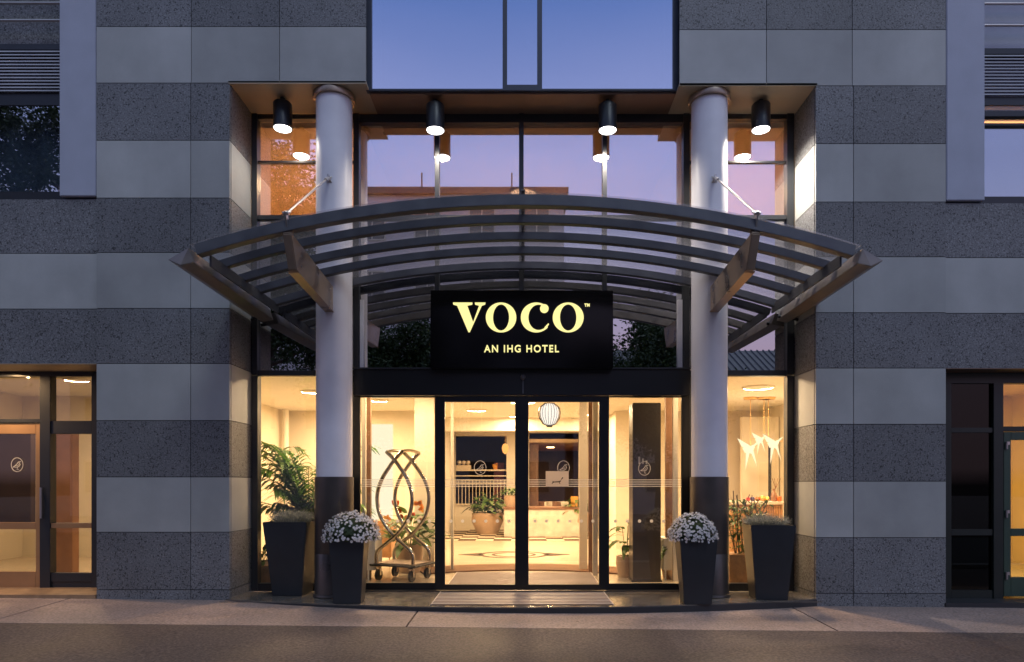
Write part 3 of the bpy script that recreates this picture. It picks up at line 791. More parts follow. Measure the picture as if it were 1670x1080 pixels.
# curved inner threshold, vestibule posts and curved inner glass
b = MB(); n = 24; o_, i_ = [], []
for i in range(n + 1):
    a = -.62 + 1.24 * i / n
    o_.append((math.sin(a) * 2.9, .42 + math.cos(a) * 2.9)); i_.append((math.sin(a) * 2.5, .05 + math.cos(a) * 2.5))
b.prism(o_ + i_[::-1], 'z', 0, .02); 
b.build('curved_threshold', M['threshold_brown'], H)
b = MB()
for px0, px1, Y in ((590, 596, 1.4), (735, 739.5, 2.6), (945, 958, 2.6), (967, 975, 2.0), (1098, 1106, 1.4)):
    b.box(X(px0, Y), X(px1, Y), Y, Y + .06, 0, ZC)
b.box(X(676, 2.9), X(708, 2.9), 2.9, 3.3, 0, ZC)
vp = b.build('vestibule_posts', M['cream'], H)
b = MB(); b.box(X(960, 2.3), X(967, 2.3), 2.3, 2.36, 0, ZC); b.box(X(597, 1.6), X(604, 1.6), 1.6, 1.68, 0, ZC); b.box(X(1086, 1.6), X(1097, 1.6), 1.6, 1.68, 0, ZC); b.build('dark_post', M['brown_wood'], vp)
# door mats
def mat_grille(name, label, xa0, xa1, y0, y1, z, n, par=None):
    b = MB(); b.box(xa0, xa1, y0, y1, z, z + .004); o = b.build(name, M['mat_rib'])
    tag(o, label, 'doormat')
    s = MB()
    for i in range(n):
        y = y0 + (y1 - y0) * (i + .5) / n
        s.box(xa0 + .01, xa1 - .01, y - .012, y + .012, z + .004, z + .009)
    s.box(xa0, xa0 + .01, y0, y1, z + .004, z + .01); s.box(xa1 - .01, xa1, y0, y1, z + .004, z + .01)
    s.build('metal_slats', M['alu'], o)
mat_grille('door_mat', 'ribbed metal slat doormat on the step outside the sliding doors', -1.02, 1.0, -.42, .46, .001, 9)
mat_grille('door_mat', 'ribbed brown doormat inside the sliding doors', -1.0, 1.02, .95, 2.35, .001, 14)

# rooms behind the two openings
b = MB()
b.box(-2.6, 2.6, 17.6, 17.7, .0, 3.1); b.box(-2.7, -2.6, yk + .2, 17.6, 0, 3.1); b.box(2.6, 2.7, yk + .2, 17.6, 0, 3.1)
b.box(X(826, yk), X(826, yk) + .1, yk + .2, 17.6, 0, 3.1)
b.build('bar_wall', M['dark_wall'], H)
b = MB(); b.box(-2.7, X(826, yk), yk + .2, 17.7, 3.1, 3.2); b.box(X(826, yk) + .1, 2.7, yk + .2, 17.7, 2.56, 2.66); b.build('bar_ceiling', M['orange_wall'], H)
b = MB(); b.box(-2.7, 2.7, yk + .2, 17.7, -.1, .0); b.build('bar_floor', M['brown_wood'], H)
b = MB(); b.box(X(806, 13.5), X(822, 13.5), 13.5, 13.6, .5, 2.0); b.build('red_panel', M['red_panel'], H)
b = MB(); b.box(X(864, 12.6), X(878, 12.6), 12.6, 12.7, 0, 2.7); b.build('partition_post', M['brown_wood'], H)

# left side room and right side room
M['yellow_wall'] = pbr('yellow_wall', (.74, .56, .30), .6, var=.05)
room(-9.2, -5.1, .95, 4.6, 0, 2.95, M['cream'], M['ceiling'], M['lobby_floor'])
b = MB(); b.box(X(88, 2.2), X(118, 2.2), 2.2, 2.35, 0, Z(702, 2.2)); b.build('brown_partition', M['tan_wood'], H)
b = MB(); b.box(X(-60, 1.9), X(50, 1.9), 1.9, 2.0, Z(853, 1.9), Z(700, 1.9)); b.build('dark_board', M['dark_wall'], H)
room(5.1, 9.0, .95, 4.6, -.1, 2.95, M['yellow_wall'], M['yellow_wall'], M['lobby_floor'])
b = MB(); b.box(5.0, X(1622, 1.0), .92, .94, -.1, 2.9); b.build('dark_backing', M['void'], H)
# first floor rooms
room(-4.9, 4.9, .95, 5.2, 4.55, 5.98, M['orange_wall'], M['orange_wall'], M['orange_wall'])
b = MB(); b.box(-2.14, -2.06, YG + .08, 5.2, 4.56, 5.97); b.box(2.06, 2.14, YG + .08, 5.2, 4.56, 5.97); b.build('added_glow_divider', M['orange_wall'], H)  # unseen dividers added so left, centre and right panes glow differently
b = MB(); b.box(-3.4, 3.4, YG + .12, YG + .15, 2.86, 4.56); b.build('spandrel_back', M['void'], H)
b = MB(); b.box(-13, -5.0, .9, .95, 4.6, 9.0); b.box(5.0, 13, .9, .95, 6.2, 9.0); b.build('wing_back', M['void'], H)
room(5.25, 9.5, .92, 3.4, 4.75, 6.05, M['orange_wall'], M['orange_wall'], M['orange_wall'])
# outer shell that closes the block
b = MB(); b.box(-13, -12.9, .95, 18.5, -.3, 9.0); b.box(12.9, 13, .95, 18.5, -.3, 9.0); b.box(-13, 13, 18.5, 18.6, -.3, 9.0); b.box(-13, 13, .96, 18.6, 6.2, 6.3)
b.build('rear_shell', M['void'], H)

# ================================================================== LAMPS
def z_of(loc, parent): return loc[2] + (parent.location.z if parent else 0)
def area(name, loc, energy, size, color, parent=None, rot=(0, 0, 0), shape='DISK', spread=PI):
    l = bpy.data.lights.new(name, 'AREA'); l.energy = energy * (1.45 if z_of(loc, parent) < 3.2 else 1.3); l.size = size; l.color = color; l.shape = shape; l.spread = spread
    o = bpy.data.objects.new(name, l); COL.objects.link(o); o.location = loc; o.rotation_euler = rot
    if parent: o.parent = parent
    return o
WARM = (1.0, .69, .40)
WARM2 = (1.0, .76, .46)
def ceiling_light(x, y, z, e, label, r=.14, color=WARM, group='round ceiling lights in the lobby'):
    t = thing('ceiling_light', label, 'ceiling light', (x, y, z), group)
    b = MB(); n = 28
    b.ring_prism([(r*1.14*math.cos(2*PI*i/n), r*1.14*math.sin(2*PI*i/n)) for i in range(n)], [(r*math.cos(2*PI*i/n), r*math.sin(2*PI*i/n)) for i in range(n)], 'z', -.02, -.001)
    raw(b, 'trim_ring', M['ceiling'], t)
    area('lamp', (0, 0, -.012), e, 2 * r, color, t)
    return t
for (x, y, e, r, lb) in [
    (-3.45, 3.2, 60, .16, 'round ceiling light above the palm in left lobby window'),
    (-1.75, 2.0, 60, .16, 'round ceiling light above the luggage cart'),
    (0.0, 4.6, 85, .22, 'large round ceiling light just left of the lantern'),
    (.55, 5.9, 70, .2, 'ceiling light right of the wire lantern'),
    (-.95, 6.0, 60, .18, 'ceiling light above the far left of the sliding doors'),
    (1.9, 2.3, 55, .16, 'round ceiling light behind the dark totem'),
    (0.0, 9.8, 110, .25, 'ceiling light over the checkerboard floor'),
    (-.15, 7.2, 45, .14, 'small ceiling light left of the lantern, before the bulkhead'),
    (1.35, 6.8, 45, .14, 'small ceiling light at right edge of the right door leaf'),
    (-2.6, 4.4, 50, .14, 'small ceiling light above the bright white wall area'),
    (2.72, 1.2, 60, .14, 'added unseen lamp inside the right side window, warms the right reveal'),  # added out of view to throw a warm wash on the right reveal
    (-2.72, 1.2, 40, .14, 'added unseen lamp inside the left side window, warms the left reveal'),  # its counterpart, added out of view for the left reveal
    (-3.7, 5.2, 50, .12, 'small downlight at the back of left lobby'),
]:
    ceiling_light(x, y, ZC, e, lb, r)
ceiling_light(X(1237, 2.7), 2.7, ZC, 95, 'large oval bright ceiling light over the bird pendants', .22)
ceiling_light(-6.9, 2.6, 2.95, 60, 'ceiling light inside the left side entrance', .16, group=None)
ceiling_light(-6.45, .3, 2.735, 34, 'small downlight in the soffit of the left side entrance', .06, (1.0, .62, .3), group=None)
ceiling_light(6.6, 2.2, 2.95, 95, 'ceiling light inside the right side entrance', .16, (1.0, .74, .26), group=None)
ceiling_light(-3.0, 2.6, 5.97, 165, 'upstairs ceiling light behind left transom glass', .2, (1.0, .68, .38), group='upstairs ceiling lights')
ceiling_light(0.0, 2.9, 5.97, 44, 'upstairs ceiling light behind centre transom glass', .2, (1.0, .68, .38), group='upstairs ceiling lights')
ceiling_light(3.0, 2.9, 5.97, 120, 'upstairs ceiling light behind right transom glass', .2, (1.0, .68, .38), group='upstairs ceiling lights')
ceiling_light(6.6, 1.6, 6.04, 110, 'upstairs ceiling light in the far right window', .2, (1.0, .68, .38), group='upstairs ceiling lights')
ceiling_light(0.9, 14.6, 2.56, 45, 'ceiling light in the dim room behind the reception', .12, (1.0, .5, .2), group=None)

# soffit cylinder lamps
def soffit_lamp(px, pyt, pyb, Y, energy, label, tilt=0.0, zt_=6.0):
    x = X(px, Y); zb_ = Z(pyb, Y - .11)
    t = thing('soffit_lamp', label, 'lamp', (x, Y, zb_), 'black cylinder lamps under the soffit')
    h = zt_ - zb_
    r = .110
    b = MB(); b.lathe([(r - .012, .012), (r, .0), (r, .30), (r - .012, .315), (.03, .315), (.03, h)], (0, 0, 0), 32)
    o = b.build('housing', M['lamp_housing'], t, smooth=True, origin=(0, 0, 0))
    b = MB(); b.lathe([(.001, .004), (r - .010, .004), (r - .010, .011), (.001, .011)], (0, 0, 0), 32)
    b.build('lens', M['lens'], t, origin=(0, 0, 0))
    l = bpy.data.lights.new('spot', 'SPOT'); l.energy = energy; l.color = (1.0, .88, .72); l.shadow_soft_size = .03
    l.spot_size = R(150); l.spot_blend = 1.0
    s = bpy.data.objects.new('spot', l); COL.objects.link(s); s.location = (0, 0, -.01); s.parent = t
    s.rotation_euler = (0, tilt, 0)
    return t
soffit_lamp(461, 165, 203, .30, 45, 'black cylinder soffit lamp left of the left column, leftmost of four')
soffit_lamp(710, 165, 206, .30, 110, 'black cylinder soffit lamp over left door, second from left')
soffit_lamp(991, 165, 206, .30, 200, 'brightest cylinder soffit lamp over right door, third from left')
soffit_lamp(1241, 165, 205, .30, 330, 'black cylinder soffit lamp beside lit right reveal, rightmost of four', -.05)

# ================================================================== CANOPY
C = thing('glass_canopy', 'curved grey steel and glass canopy arching over the hotel entrance', 'canopy', (0, 0, 0))
RAD = 10.6
def ztop(y): return 4.12 - .027 * (y + 1.35)
def arc_z(x, y, off=0.0):
    return ztop(y) - (RAD - math.sqrt(RAD * RAD - x * x)) - off
def arc_beam(name, mat, y0, y1, h, xl, xr, off=0.0, n=40):
    b = MB(); vs = []
    for i in range(n + 1):
        x = xl + (xr - xl) * i / n
        ym = (y0 + y1) / 2; zt_ = arc_z(x, ym, off)
        nx_ = x / RAD; nz_ = math.sqrt(1 - nx_ ** 2)
        bx, bz = x - nx_ * h, zt_ - nz_ * h
        vs += [(x, y0, zt_), (x, y1, zt_), (bx, y1, bz), (bx, y0, bz)]
    fs = [(0, 1, 2, 3), (4*n+3, 4*n+2, 4*n+1, 4*n)]
    for i in range(n):
        a, c = 4*i, 4*(i+1)
        for k in range(4): fs.append((a+k, c+k, c+(k+1) % 4, a+(k+1) % 4))
    b.add(vs, fs); return b.build(name, mat, C, bevel=.004)
arc_beam('front_beam', M['steel_paint'], -1.40, -1.30, .105, -3.16, 3.2)
for y in (-.90, -.45, -.03, .47):
    arc_beam('purlin', M['steel_paint'], y - .04, y + .04, .085, -3.14, 3.18)
gp = []
b = MB(); n = 40; vs = []
xl, xr = -3.2, 3.24
for i in range(n + 1):
    x = xl + (xr - xl) * i / n
    for (y, o_) in ((-1.395, -.018), (.56, -.018), (.56, -.008), (-1.395, -.008)):
        vs.append((x, y, arc_z(x, y, o_)))
fs = [(0, 1, 2, 3), (4*n+3, 4*n+2, 4*n+1, 4*n)]
for i in range(n):
    for k in range(4): fs.append((4*i+k, 4*i+4+k, 4*i+4+(k+1) % 4, 4*i+(k+1) % 4))
b.add(vs, fs); b.build('glass_roof', M['canopy_glass'], C, smooth=True)
# glazing bars along the glass
b = MB()
for x in (0.0,):
    z0_, z1_ = arc_z(x, -1.4, -.024), arc_z(x, .55, -.024)
    b.add([(x-.02, -1.42, z0_), (x+.02, -1.42, z0_), (x+.02, .55, z1_), (x-.02, .55, z1_), (x-.02, -1.42, z0_+.012), (x+.02, -1.42, z0_+.012), (x+.02, .55, z1_+.012), (x-.02, .55, z1_+.012)],
          [(0,3,2,1),(4,5,6,7),(0,1,5,4),(1,2,6,5),(2,3,7,6),(3,0,4,7)])
b.build('glazing_bars', M['steel_paint'], C)
# wedge-shaped eave beams
for s, xo in ((-1, 0), (1, .05)):
    prof = [(-3.40, 3.485), (-3.16, 3.575), (-3.11, 3.43), (-3.24, 3.405)]
    pf = [((p[0] if s < 0 else -p[0] + xo), p[1]) for p in prof]
    if s > 0: pf = [(p[0], p[1] - .01) for p in pf]
    b = MB()
    ys = (-1.50, .56); dz = (0, -.05)
    b.add([(p[0], ys[0] + (.08 if i == 0 else 0), p[1]) for i, p in enumerate(pf)] + [(p[0], ys[1], p[1] + dz[1]) for p in pf],
          [(3, 2, 1, 0), (4, 5, 6, 7), (0, 1, 5, 4), (1, 2, 6, 5), (2, 3, 7, 6), (3, 0, 4, 7)])
    b.build('eave_beam', M['eave_steel'], C, bevel=.006)
    # inner gutter plate
    b = MB(); xx = sorted((s * 3.04 + (xo if s > 0 else 0), s * 3.06 + (xo if s > 0 else 0)))
    b.box(xx[0], xx[1], -1.29, .54, 3.46, 3.57); b.build('edge_plate', M['steel_paint'], C)
# brackets
for s, xc in ((-1, -2.268), (1, 2.238)):
    prof = [(-1.33, 3.755), (-1.36, 3.80), (-1.40, 3.74), (-1.24, 3.44), (.07, 3.36), (.05, 3.655)]
    b = MB(); b.prism(prof, 'x', xc - .042, xc + .042)
    br = b.build('bracket', M['bracket'], C, bevel=.008)
    b = MB(); b.prism([(-1.20, 3.425), (.07, 3.348), (.07, 3.358), (-1.22, 3.437)], 'x', xc - .052, xc + .052); b.build('flange', M['bracket'], br)
    b = MB()
    for yy_, zz_ in ((-1.10, 3.62), (-1.10, 3.52), (-.08, 3.58), (-.08, 3.44)):
        b.tube([(xc - .048, yy_, zz_), (xc + .048, yy_, zz_)], .012, 8)
    b.build('bolts', M['rod'], br)
    # nose plate with pin
    b = MB(); b.prism([(-1.36, 3.72), (-1.46, 3.93), (-1.43, 3.95), (-1.385, 3.93), (-1.33, 3.78)], 'x', xc - .008 - s*.0, xc + .008)
    b.tube([(xc - .03, -1.425, 3.925), (xc + .03, -1.425, 3.925)], .018, 10)
    b.build('nose_plate', M['rod'], br)
    # tie rod
    ca = (xc + s * (-.0), .04, Z(293, .04)); 
    b = MB(); b.tube([(ca[0], ca[1] - .045, ca[2]), (xc, -1.42, 3.925)], .011, 8)
    b.tube([(xc, -1.32, 3.985), (xc, -1.44, 3.92)], .018, 8)
    b.tube([(ca[0], ca[1] - .045, ca[2] + .0), (ca[0], ca[1] - .16, ca[2] - .075)], .018, 8)
    b.build('tie_rod', M['rod'], C, smooth=True)
    b = MB(); b.box(ca[0] - .008, ca[0] + .008, ca[1] - .07, ca[1] + .0, ca[2] - .035, ca[2] + .035)
    for k in range(4):
        a = PI/4 + k * PI/2
        b.tube([(ca[0], ca[1] - .02, ca[2]), (ca[0] + .04*math.cos(a), ca[1] + .0, ca[2] + .05*math.sin(a))], .007, 6)
    b.build('rod_anchor', M['rod'], C)
    # rear hanger at the wall
    b = MB(); b.tube([(xc + s*.9, .45, 3.40), (xc + s*.99, .45, 3.40), (s*3.38 + .02, .5, 3.37)], .02, 8); b.build('wall_stay', M['frame'], C)

# ================================================================== SIGN
YSg = .34
Sg = thing('hotel_sign', 'black illuminated box sign with yellow lettering above the sliding doors', 'sign', (0, YSg, Z(601, YSg)))
b = MB(); b.box(X(702, YSg), X(1000, YSg), YSg, .497, Z(600.5, YSg), Z(473.5, YSg)); pnl = b.build('sign_panel', M['black_gloss'], Sg, bevel=.006)
def zp(u, v): return (X(560 + u / 2.982, YSg), Z(300 + v / 2.982, YSg))
def letter_build(name, mb_): return mb_.build(name, M['letter'], Sg)
ly0, ly1 = YSg - .022, YSg - .002
b = MB(); V = [(535,580),(627,580),(627,588),(604,594),(634,676),(662,596),(642,588),(642,580),(690,580),(690,587),(675,595),(615,722),(608,722),(552,594),(535,588)]
# build V as three convex-ish pieces (thick stroke, thin stroke, serifs)
def pz(poly): return [zp(*p) for p in poly]
b.prism(pz([(552, 590), (602, 590), (633, 678), (615, 722), (608, 722)]), 'y', ly0, ly1)
b.prism(pz([(662, 590), (675, 590), (615, 722), (628, 684)]), 'y', ly0 + .0004, ly1 - .0004)
b.prism(pz([(534, 579), (628, 579), (627, 588), (604, 593), (552, 593), (535, 588)]), 'y', ly0 - .0004, ly1 - .0008)
b.prism(pz([(640, 579), (691, 579), (690, 587), (676, 593), (660, 593), (641, 588)]), 'y', ly0 - .0004, ly1 - .0008)
letter_build('letter_v', b)
def O_(cx_, cy_, rx, ry, ix, iy):
    b = MB(); n = 56
    o_ = [zp(cx_ + rx * math.cos(2*PI*i/n), cy_ - ry * math.sin(2*PI*i/n)) for i in range(n)]
    i_ = [zp(cx_ + ix * math.cos(2*PI*i/n), cy_ - iy * math.sin(2*PI*i/n)) for i in range(n)]
    b.ring_prism(o_, i_, 'y', ly0, ly1); return b
letter_build('letter_o', O_(767, 651, 74, 72, 39, 64))
letter_build('letter_o', O_(1093, 651, 75, 72, 40, 64))
b = MB(); n = 48; o_, i_ = [], []
a0, a1 = R(52), R(318)
for i in range(n + 1):
    a = a0 + (a1 - a0) * i / n
    o_.append(zp(938 + 75 * math.cos(a), 651 - 72 * math.sin(a)))
    w = math.sin(PI * i / n) 
    ix = 44; iy = 63
    i_.append(zp(944 + ix * math.cos(a) + (1 - w) * 14 * (1 if i > n/2 else .6), 651 - iy * math.sin(a) - (0 if i < n/2 else (1 - w) * 3)))
vs = [(p[0], ly0, p[1]) for p in o_] + [(p[0], ly0, p[1]) for p in i_] + [(p[0], ly1, p[1]) for p in o_] + [(p[0], ly1, p[1]) for p in i_]
m_ = n + 1; fs = []
for i in range(n):
    j = i + 1
    fs += [(i, j, m_+j, m_+i), (2*m_+i, 3*m_+i, 3*m_+j, 2*m_+j), (i, 2*m_+i, 2*m_+j, j), (m_+i, m_+j, 3*m_+j, 3*m_+i)]
b.add(vs, fs)
cb = zp(977, 608); b.prism(ellipse(cb[0], cb[1], .052, .052, 24), 'y', ly0 - .0004, ly1 - .0008)
tip = pz([(978, 699), (996, 680), (1000, 684), (988, 702), (978, 708)]); b.prism(tip, 'y', ly0 - .0003, ly1 - .0009)
letter_build('letter_c', b)
def text_mesh(name, body, h, cx_, z0_, y, mat, parent, bold=.02, spacing=1.15, width=None):
    cu = bpy.data.curves.new(name, 'FONT'); cu.body = body; cu.size = h / .70; cu.offset = bold * h
    cu.extrude = .006; cu.align_x = 'CENTER'; cu.space_character = spacing; cu.resolution_u = 6
    to = bpy.data.objects.new(name, cu); COL.objects.link(to)
    dg = bpy.context.evaluated_depsgraph_get(); me = bpy.data.meshes.new_from_object(to.evaluated_get(dg))
    bpy.data.objects.remove(to)
    xs_ = [v.co.x for v in me.vertices]; ys_ = [v.co.y for v in me.vertices]
    w = max(xs_) - min(xs_); kx = (width / w) if width else 1; kz = h / (max(ys_) - min(ys_)); mx_ = (max(xs_) + min(xs_)) / 2
    org = ORG.get(parent.name, Vector((0, 0, 0)))
    for v in me.vertices:
        x, yy_, z = v.co
        v.co = (cx_ + (x - mx_) * kx - org.x, y - z - org.y, z0_ + (yy_ - min(ys_)) * kz - org.z)
    me.materials.clear(); me.materials.append(mat)
    o = bpy.data.objects.new(name, me); COL.objects.link(o); o.parent = parent; return o
k = .5 / 2.982
h_ = Z(563, YSg) - Z(575, YSg)
text_mesh('tagline_lettering', 'AN IHG HOTEL', h_, X(850.5, YSg), Z(575, YSg), YSg - .008, M['letter'], Sg, .025, 1.25, X(911.5, YSg) - X(789.5, YSg))
text_mesh('trademark_lettering', 'TM', Z(495.5, YSg) - Z(500.5, YSg), X(957.3, YSg), Z(500.5, YSg), YSg - .008, M['letter'], Sg, .07, 1.1, X(961.5, YSg) - X(953, YSg))

# ================================================================== PLANTERS
def planter(x, y, wt, wb, h, label, rz=0.0, dt=None):
    t = thing('planter', label, 'planter', (x, y, 0), 'tall tapered black planters on the entrance step', rz)
    b = MB(); a, c = wt / 2, wb / 2; lip = .014
    prof = [(c, 0.0), (a, h), (a - lip, h), (a - lip - .004, h - .05)]
    vs = []
    for r, z in prof: vs += [(-r, -r, z), (r, -r, z), (r, r, z), (-r, r, z)]
    fs = [(3, 2, 1, 0)]
    for i in range(3):
        for k in range(4): fs.append((4*i+k, 4*i+(k+1) % 4, 4*i+4+(k+1) % 4, 4*i+4+k))
    b.add(vs, fs); b.build('pot', M['pot'], t, bevel=.006, origin=(0, 0, 0))
    b = MB(); r = a - lip - .006; b.box(-r, r, -r, r, h - .09, h - .045); b.build('soil', M['soil'], t, origin=(0, 0, 0))
    return t
def Pc(px, Y, w): return X(px, Y), Y + w / 2
def silver_bush(parent_loc, w, h, label):
    t = thing('silver_shrub', label, 'plant', parent_loc, 'silvery bushes in the outer planters')
    b = MB(); n = 1500; rnd = random.Random(3 + int(parent_loc[0] * 10))
    for i in range(n):
        a = rnd.uniform(0, 2*PI); r = math.sqrt(rnd.random()) * w
        x0, y0 = r * .8 * math.cos(a), r * .8 * math.sin(a)
        ln = rnd.uniform(.5, 1.0) * h * (1 - .3 * (r / w) ** 2)
        dx, dy = math.cos(a) * r * .5 + rnd.uniform(-.04, .04), math.sin(a) * r * .5 + rnd.uniform(-.04, .04)
        p0 = Vector((x0, y0, 0)); p1 = Vector((x0 + dx*.4, y0 + dy*.4, ln * .6)); p2 = Vector((x0 + dx, y0 + dy, ln))
        wd = rnd.uniform(.0014, .0026); s = Vector((math.cos(rnd.uniform(0, 6.3)), math.sin(rnd.uniform(0, 6.3)), 0)) * wd
        b.add([p0 - s, p0 + s, p1 + s, p1 - s, p2], [(0, 1, 2, 3), (3, 2, 4)])
        for q in range(2):
            pa = p1.lerp(p2, rnd.random()); d = Vector((rnd.uniform(-.03, .03), rnd.uniform(-.03, .03), rnd.uniform(.0, .03)))
            b.add([pa - s, pa + s, pa + d], [(0, 1, 2)])
    raw(b, 'twigs', M['silver'], t)
def mums(loc, rx, rz_h, label, seed):
    t = thing('chrysanthemum', label, 'plant', loc, 'white flower domes in the inner planters')
    rnd = random.Random(seed)
    lf_ = MB()
    for i in range(1500):
        a = rnd.uniform(0, 2*PI); ph = math.acos(rnd.uniform(-.12, 1)); rr = rnd.uniform(.55, .97)
        p = Vector((rx * rr * math.sin(ph) * math.cos(a), rx * rr * math.sin(ph) * math.sin(a), .03 + rz_h * rr * math.cos(ph)))
        d = Vector((rnd.uniform(-1, 1), rnd.uniform(-1, 1), rnd.uniform(-.6, .8))).normalized(); q = d.cross(Vector((rnd.uniform(-1, 1), rnd.uniform(-1, 1), 1))).normalized()
        L = rnd.uniform(.018, .034); wd = L * .38
        lf_.add([p - d*L, p + q*wd, p + d*L, p - q*wd], [(0, 1, 2, 3)])
    # a dense core
    core_ = MB(); core_.lathe([(rx * .5, 0.0), (rx * .78, rz_h * .25), (rx * .7, rz_h * .6), (rx * .4, rz_h * .84), (.02, rz_h * .9)], (0, 0, 0), 20)
    core_.build('foliage_core', M['leaf_dark'], t, smooth=True, origin=(0, 0, 0))
    raw(lf_, 'foliage', M['leaf_dark'], t)
    pt_, ct = MB(), MB()
    pts = []; tries = 0
    while len(pts) < 520 and tries < 16000:
        tries += 1
        a = rnd.uniform(0, 2*PI); cph = rnd.uniform(-.12, 1); ph = math.acos(cph)
        nrm = Vector((math.sin(ph) * math.cos(a), math.sin(ph) * math.sin(a), math.cos(ph)))
        rr = rnd.uniform(.93, 1.04) * (1 + .03 * math.sin(3 * a + seed) + .03 * math.sin(5 * a - seed) * math.sin(4 * ph))
        if math.sin(7 * a + seed) * math.sin(6 * ph + seed) > .9: continue
        p = Vector((rx * nrm.x * rr, rx * nrm.y * rr, .03 + rz_h * nrm.z * rr))
        if any((p - q).length < .0205 for q, _ in pts): continue
        pts.append((p, nrm))
    for p, nrm in pts:
        nrm = (nrm + Vector((rnd.uniform(-.35, .35), rnd.uniform(-.35, .35), rnd.uniform(-.1, .4)))).normalized()
        u = nrm.cross(Vector((0, 0, 1)) if abs(nrm.z) < .9 else Vector((1, 0, 0))).normalized(); v = nrm.cross(u)
        R0 = rnd.uniform(.0135, .0195); npt = 10
        for layer, (rf, lift) in enumerate(((1.0, .001), (.8, .006), (.5, .011))):
            for k in range(npt):
                a = 2*PI*(k + .5*layer) / npt; d = u*math.cos(a) + v*math.sin(a); sd = (v*math.cos(a) - u*math.sin(a))
                b0 = p + nrm * lift; tip_ = b0 + d * R0 * rf + nrm * .002
                pt_.add([b0, b0 + d*R0*rf*.6 + sd*R0*.24, tip_, b0 + d*R0*rf*.6 - sd*R0*.24], [(0, 1, 2, 3)])
        ct.add([p + nrm*.014 + u*R0*.22, p + nrm*.014 + v*R0*.22, p + nrm*.014 - u*R0*.22, p + nrm*.014 - v*R0*.22], [(0, 1, 2, 3)])
    raw(pt_, 'petals', M['petal'], t); raw(ct, 'flower_centres', M['bud'], t)

x, y = Pc(468, .12, .5); planter(x - .01, y - .01, .53, .36, .885, 'black planter with silvery bush, left of the left column', R(-3))
silver_bush((x - .01, y - .01, .835), .23, .21, 'silvery wiry shrub in the planter left of the left column')
x, y = Pc(562, -.40, .36); planter(x, y + .03, .39, .30, .72, 'black planter with white flowers before the left column', R(4))
mums((x + .03, y + .03, .70), .31, .285, 'dome of white chrysanthemums before the left column', 11)
x, y = Pc(1141, -.42, .36); planter(x + .0, y + .0, .41, .30, .725, 'black planter with white flowers before the right column', R(-4))
mums((x - .03, y + .0, .70), .262, .27, 'dome of white chrysanthemums before the right column', 23)
x, y = Pc(1262, -.18, .5); planter(x + .03, y + .02, .50, .36, .865, 'black planter with silvery bush, right of the right column', R(-6))
silver_bush((x + .0, y + .02, .815), .225, .19, 'silvery wiry shrub in the planter right of the right column')

# ================================================================== LUGGAGE CART
def cart():
    t = thing('luggage_cart', 'brass birdcage luggage cart with beige deck behind left glass', 'luggage cart', (-1.68, 1.62, 0), None, R(-22))
    w, d = .345, .27
    b = MB(); b.box(-w, w, -d, d, .20, .235); o = b.build('deck', M['chrome'], t, bevel=.012, origin=(0, 0, 0))
    b = MB(); b.box(-w + .03, w - .03, -d + .03, d - .03, .236, .246); b.build('deck_carpet', M['carpet'], o, origin=(0, 0, 0))
    b = MB(); rr = [(-w-.012, -d-.012), (w+.012, -d-.012), (w+.012, d+.012), (-w-.012, d+.012), (-w-.012, -d-.012)]
    b.tube([(p[0], p[1], .217) for p in rr], .014, 8); b.build('bumper', M['rubber'], o, smooth=True, origin=(0, 0, 0))
    for sx__ in (-1, 1):
        for sy in (-1, 1):
            b = MB(); cx_, cy_ = sx__ * (w - .08), sy * (d - .06)
            n = 20; b.ring_prism([(cy_ + .075*math.cos(2*PI*i/n), .078 + .075*math.sin(2*PI*i/n)) for i in range(n)], [(cy_ + .02*math.cos(2*PI*i/n), .078 + .02*math.sin(2*PI*i/n)) for i in range(n)], 'x', cx_ - .02, cx_ + .02)
            wh = b.build('wheel', M['rubber'], t, bevel=.004, origin=(0, 0, 0))
            b = MB(); b.box(cx_ - .035, cx_ - .025, cy_ - .02, cy_ + .02, .07, .19); b.box(cx_ + .025, cx_ + .035, cy_ - .02, cy_ + .02, .07, .19); b.box(cx_ - .035, cx_ + .035, cy_ - .03, cy_ + .03, .18, .2)
            b.tube([(cx_ - .036, cy_, .078), (cx_ + .036, cy_, .078)], .014, 8); b.build('fork', M['chrome'], wh, origin=(0, 0, 0))
    keys = [(.235, 1.0), (.34, 1.0), (.42, .88), (.52, .42), (.62, -.05), (.75, -.50), (.90, -.84), (1.08, -1.0), (1.25, -.96), (1.42, -.70), (1.56, -.34), (1.68, .02), (1.78, .42)]
    def cat(ps, m=6):
        out = []
        for i in range(len(ps) - 1):
            p0, p1, p2, p3 = ps[max(i-1, 0)], ps[i], ps[i+1], ps[min(i+2, len(ps)-1)]
            for q in range(m):
                s_ = q / m
                out.append(.5 * ((2*p1) + (-p0+p2)*s_ + (2*p0-5*p1+4*p2-p3)*s_*s_ + (-p0+3*p1-3*p2+p3)*s_**3))
        out.append(ps[-1]); return out
    A = .285
    for sy in (-1, 1):
        for s in (-1, 1):
            ps = [Vector((s * A * k_, sy * (.225 - .0 * z_) + s * .012, z_)) for z_, k_ in keys]
            b = MB(); b.tube(cat(ps), .027, 12); b.build('rail_tube', M['chrome'], t, smooth=True, origin=(0, 0, 0))
    b = MB()
    for s in (-1, 1):
        xt = s * A * .42
        b.tube(cat([Vector((xt, -.225, 1.78)), Vector((xt*.9, -.08, 1.80)), Vector((xt*.9, .08, 1.80)), Vector((xt, .225, 1.78))]), .022, 10)
    b.tube([(-A*.40, -.09, 1.80), (A*.40, -.09, 1.80)], .012, 8); b.tube([(-A*.40, .09, 1.80), (A*.40, .09, 1.80)], .012, 8)
    b.build('top_rail', M['chrome'], t, smooth=True, origin=(0, 0, 0))
cart()

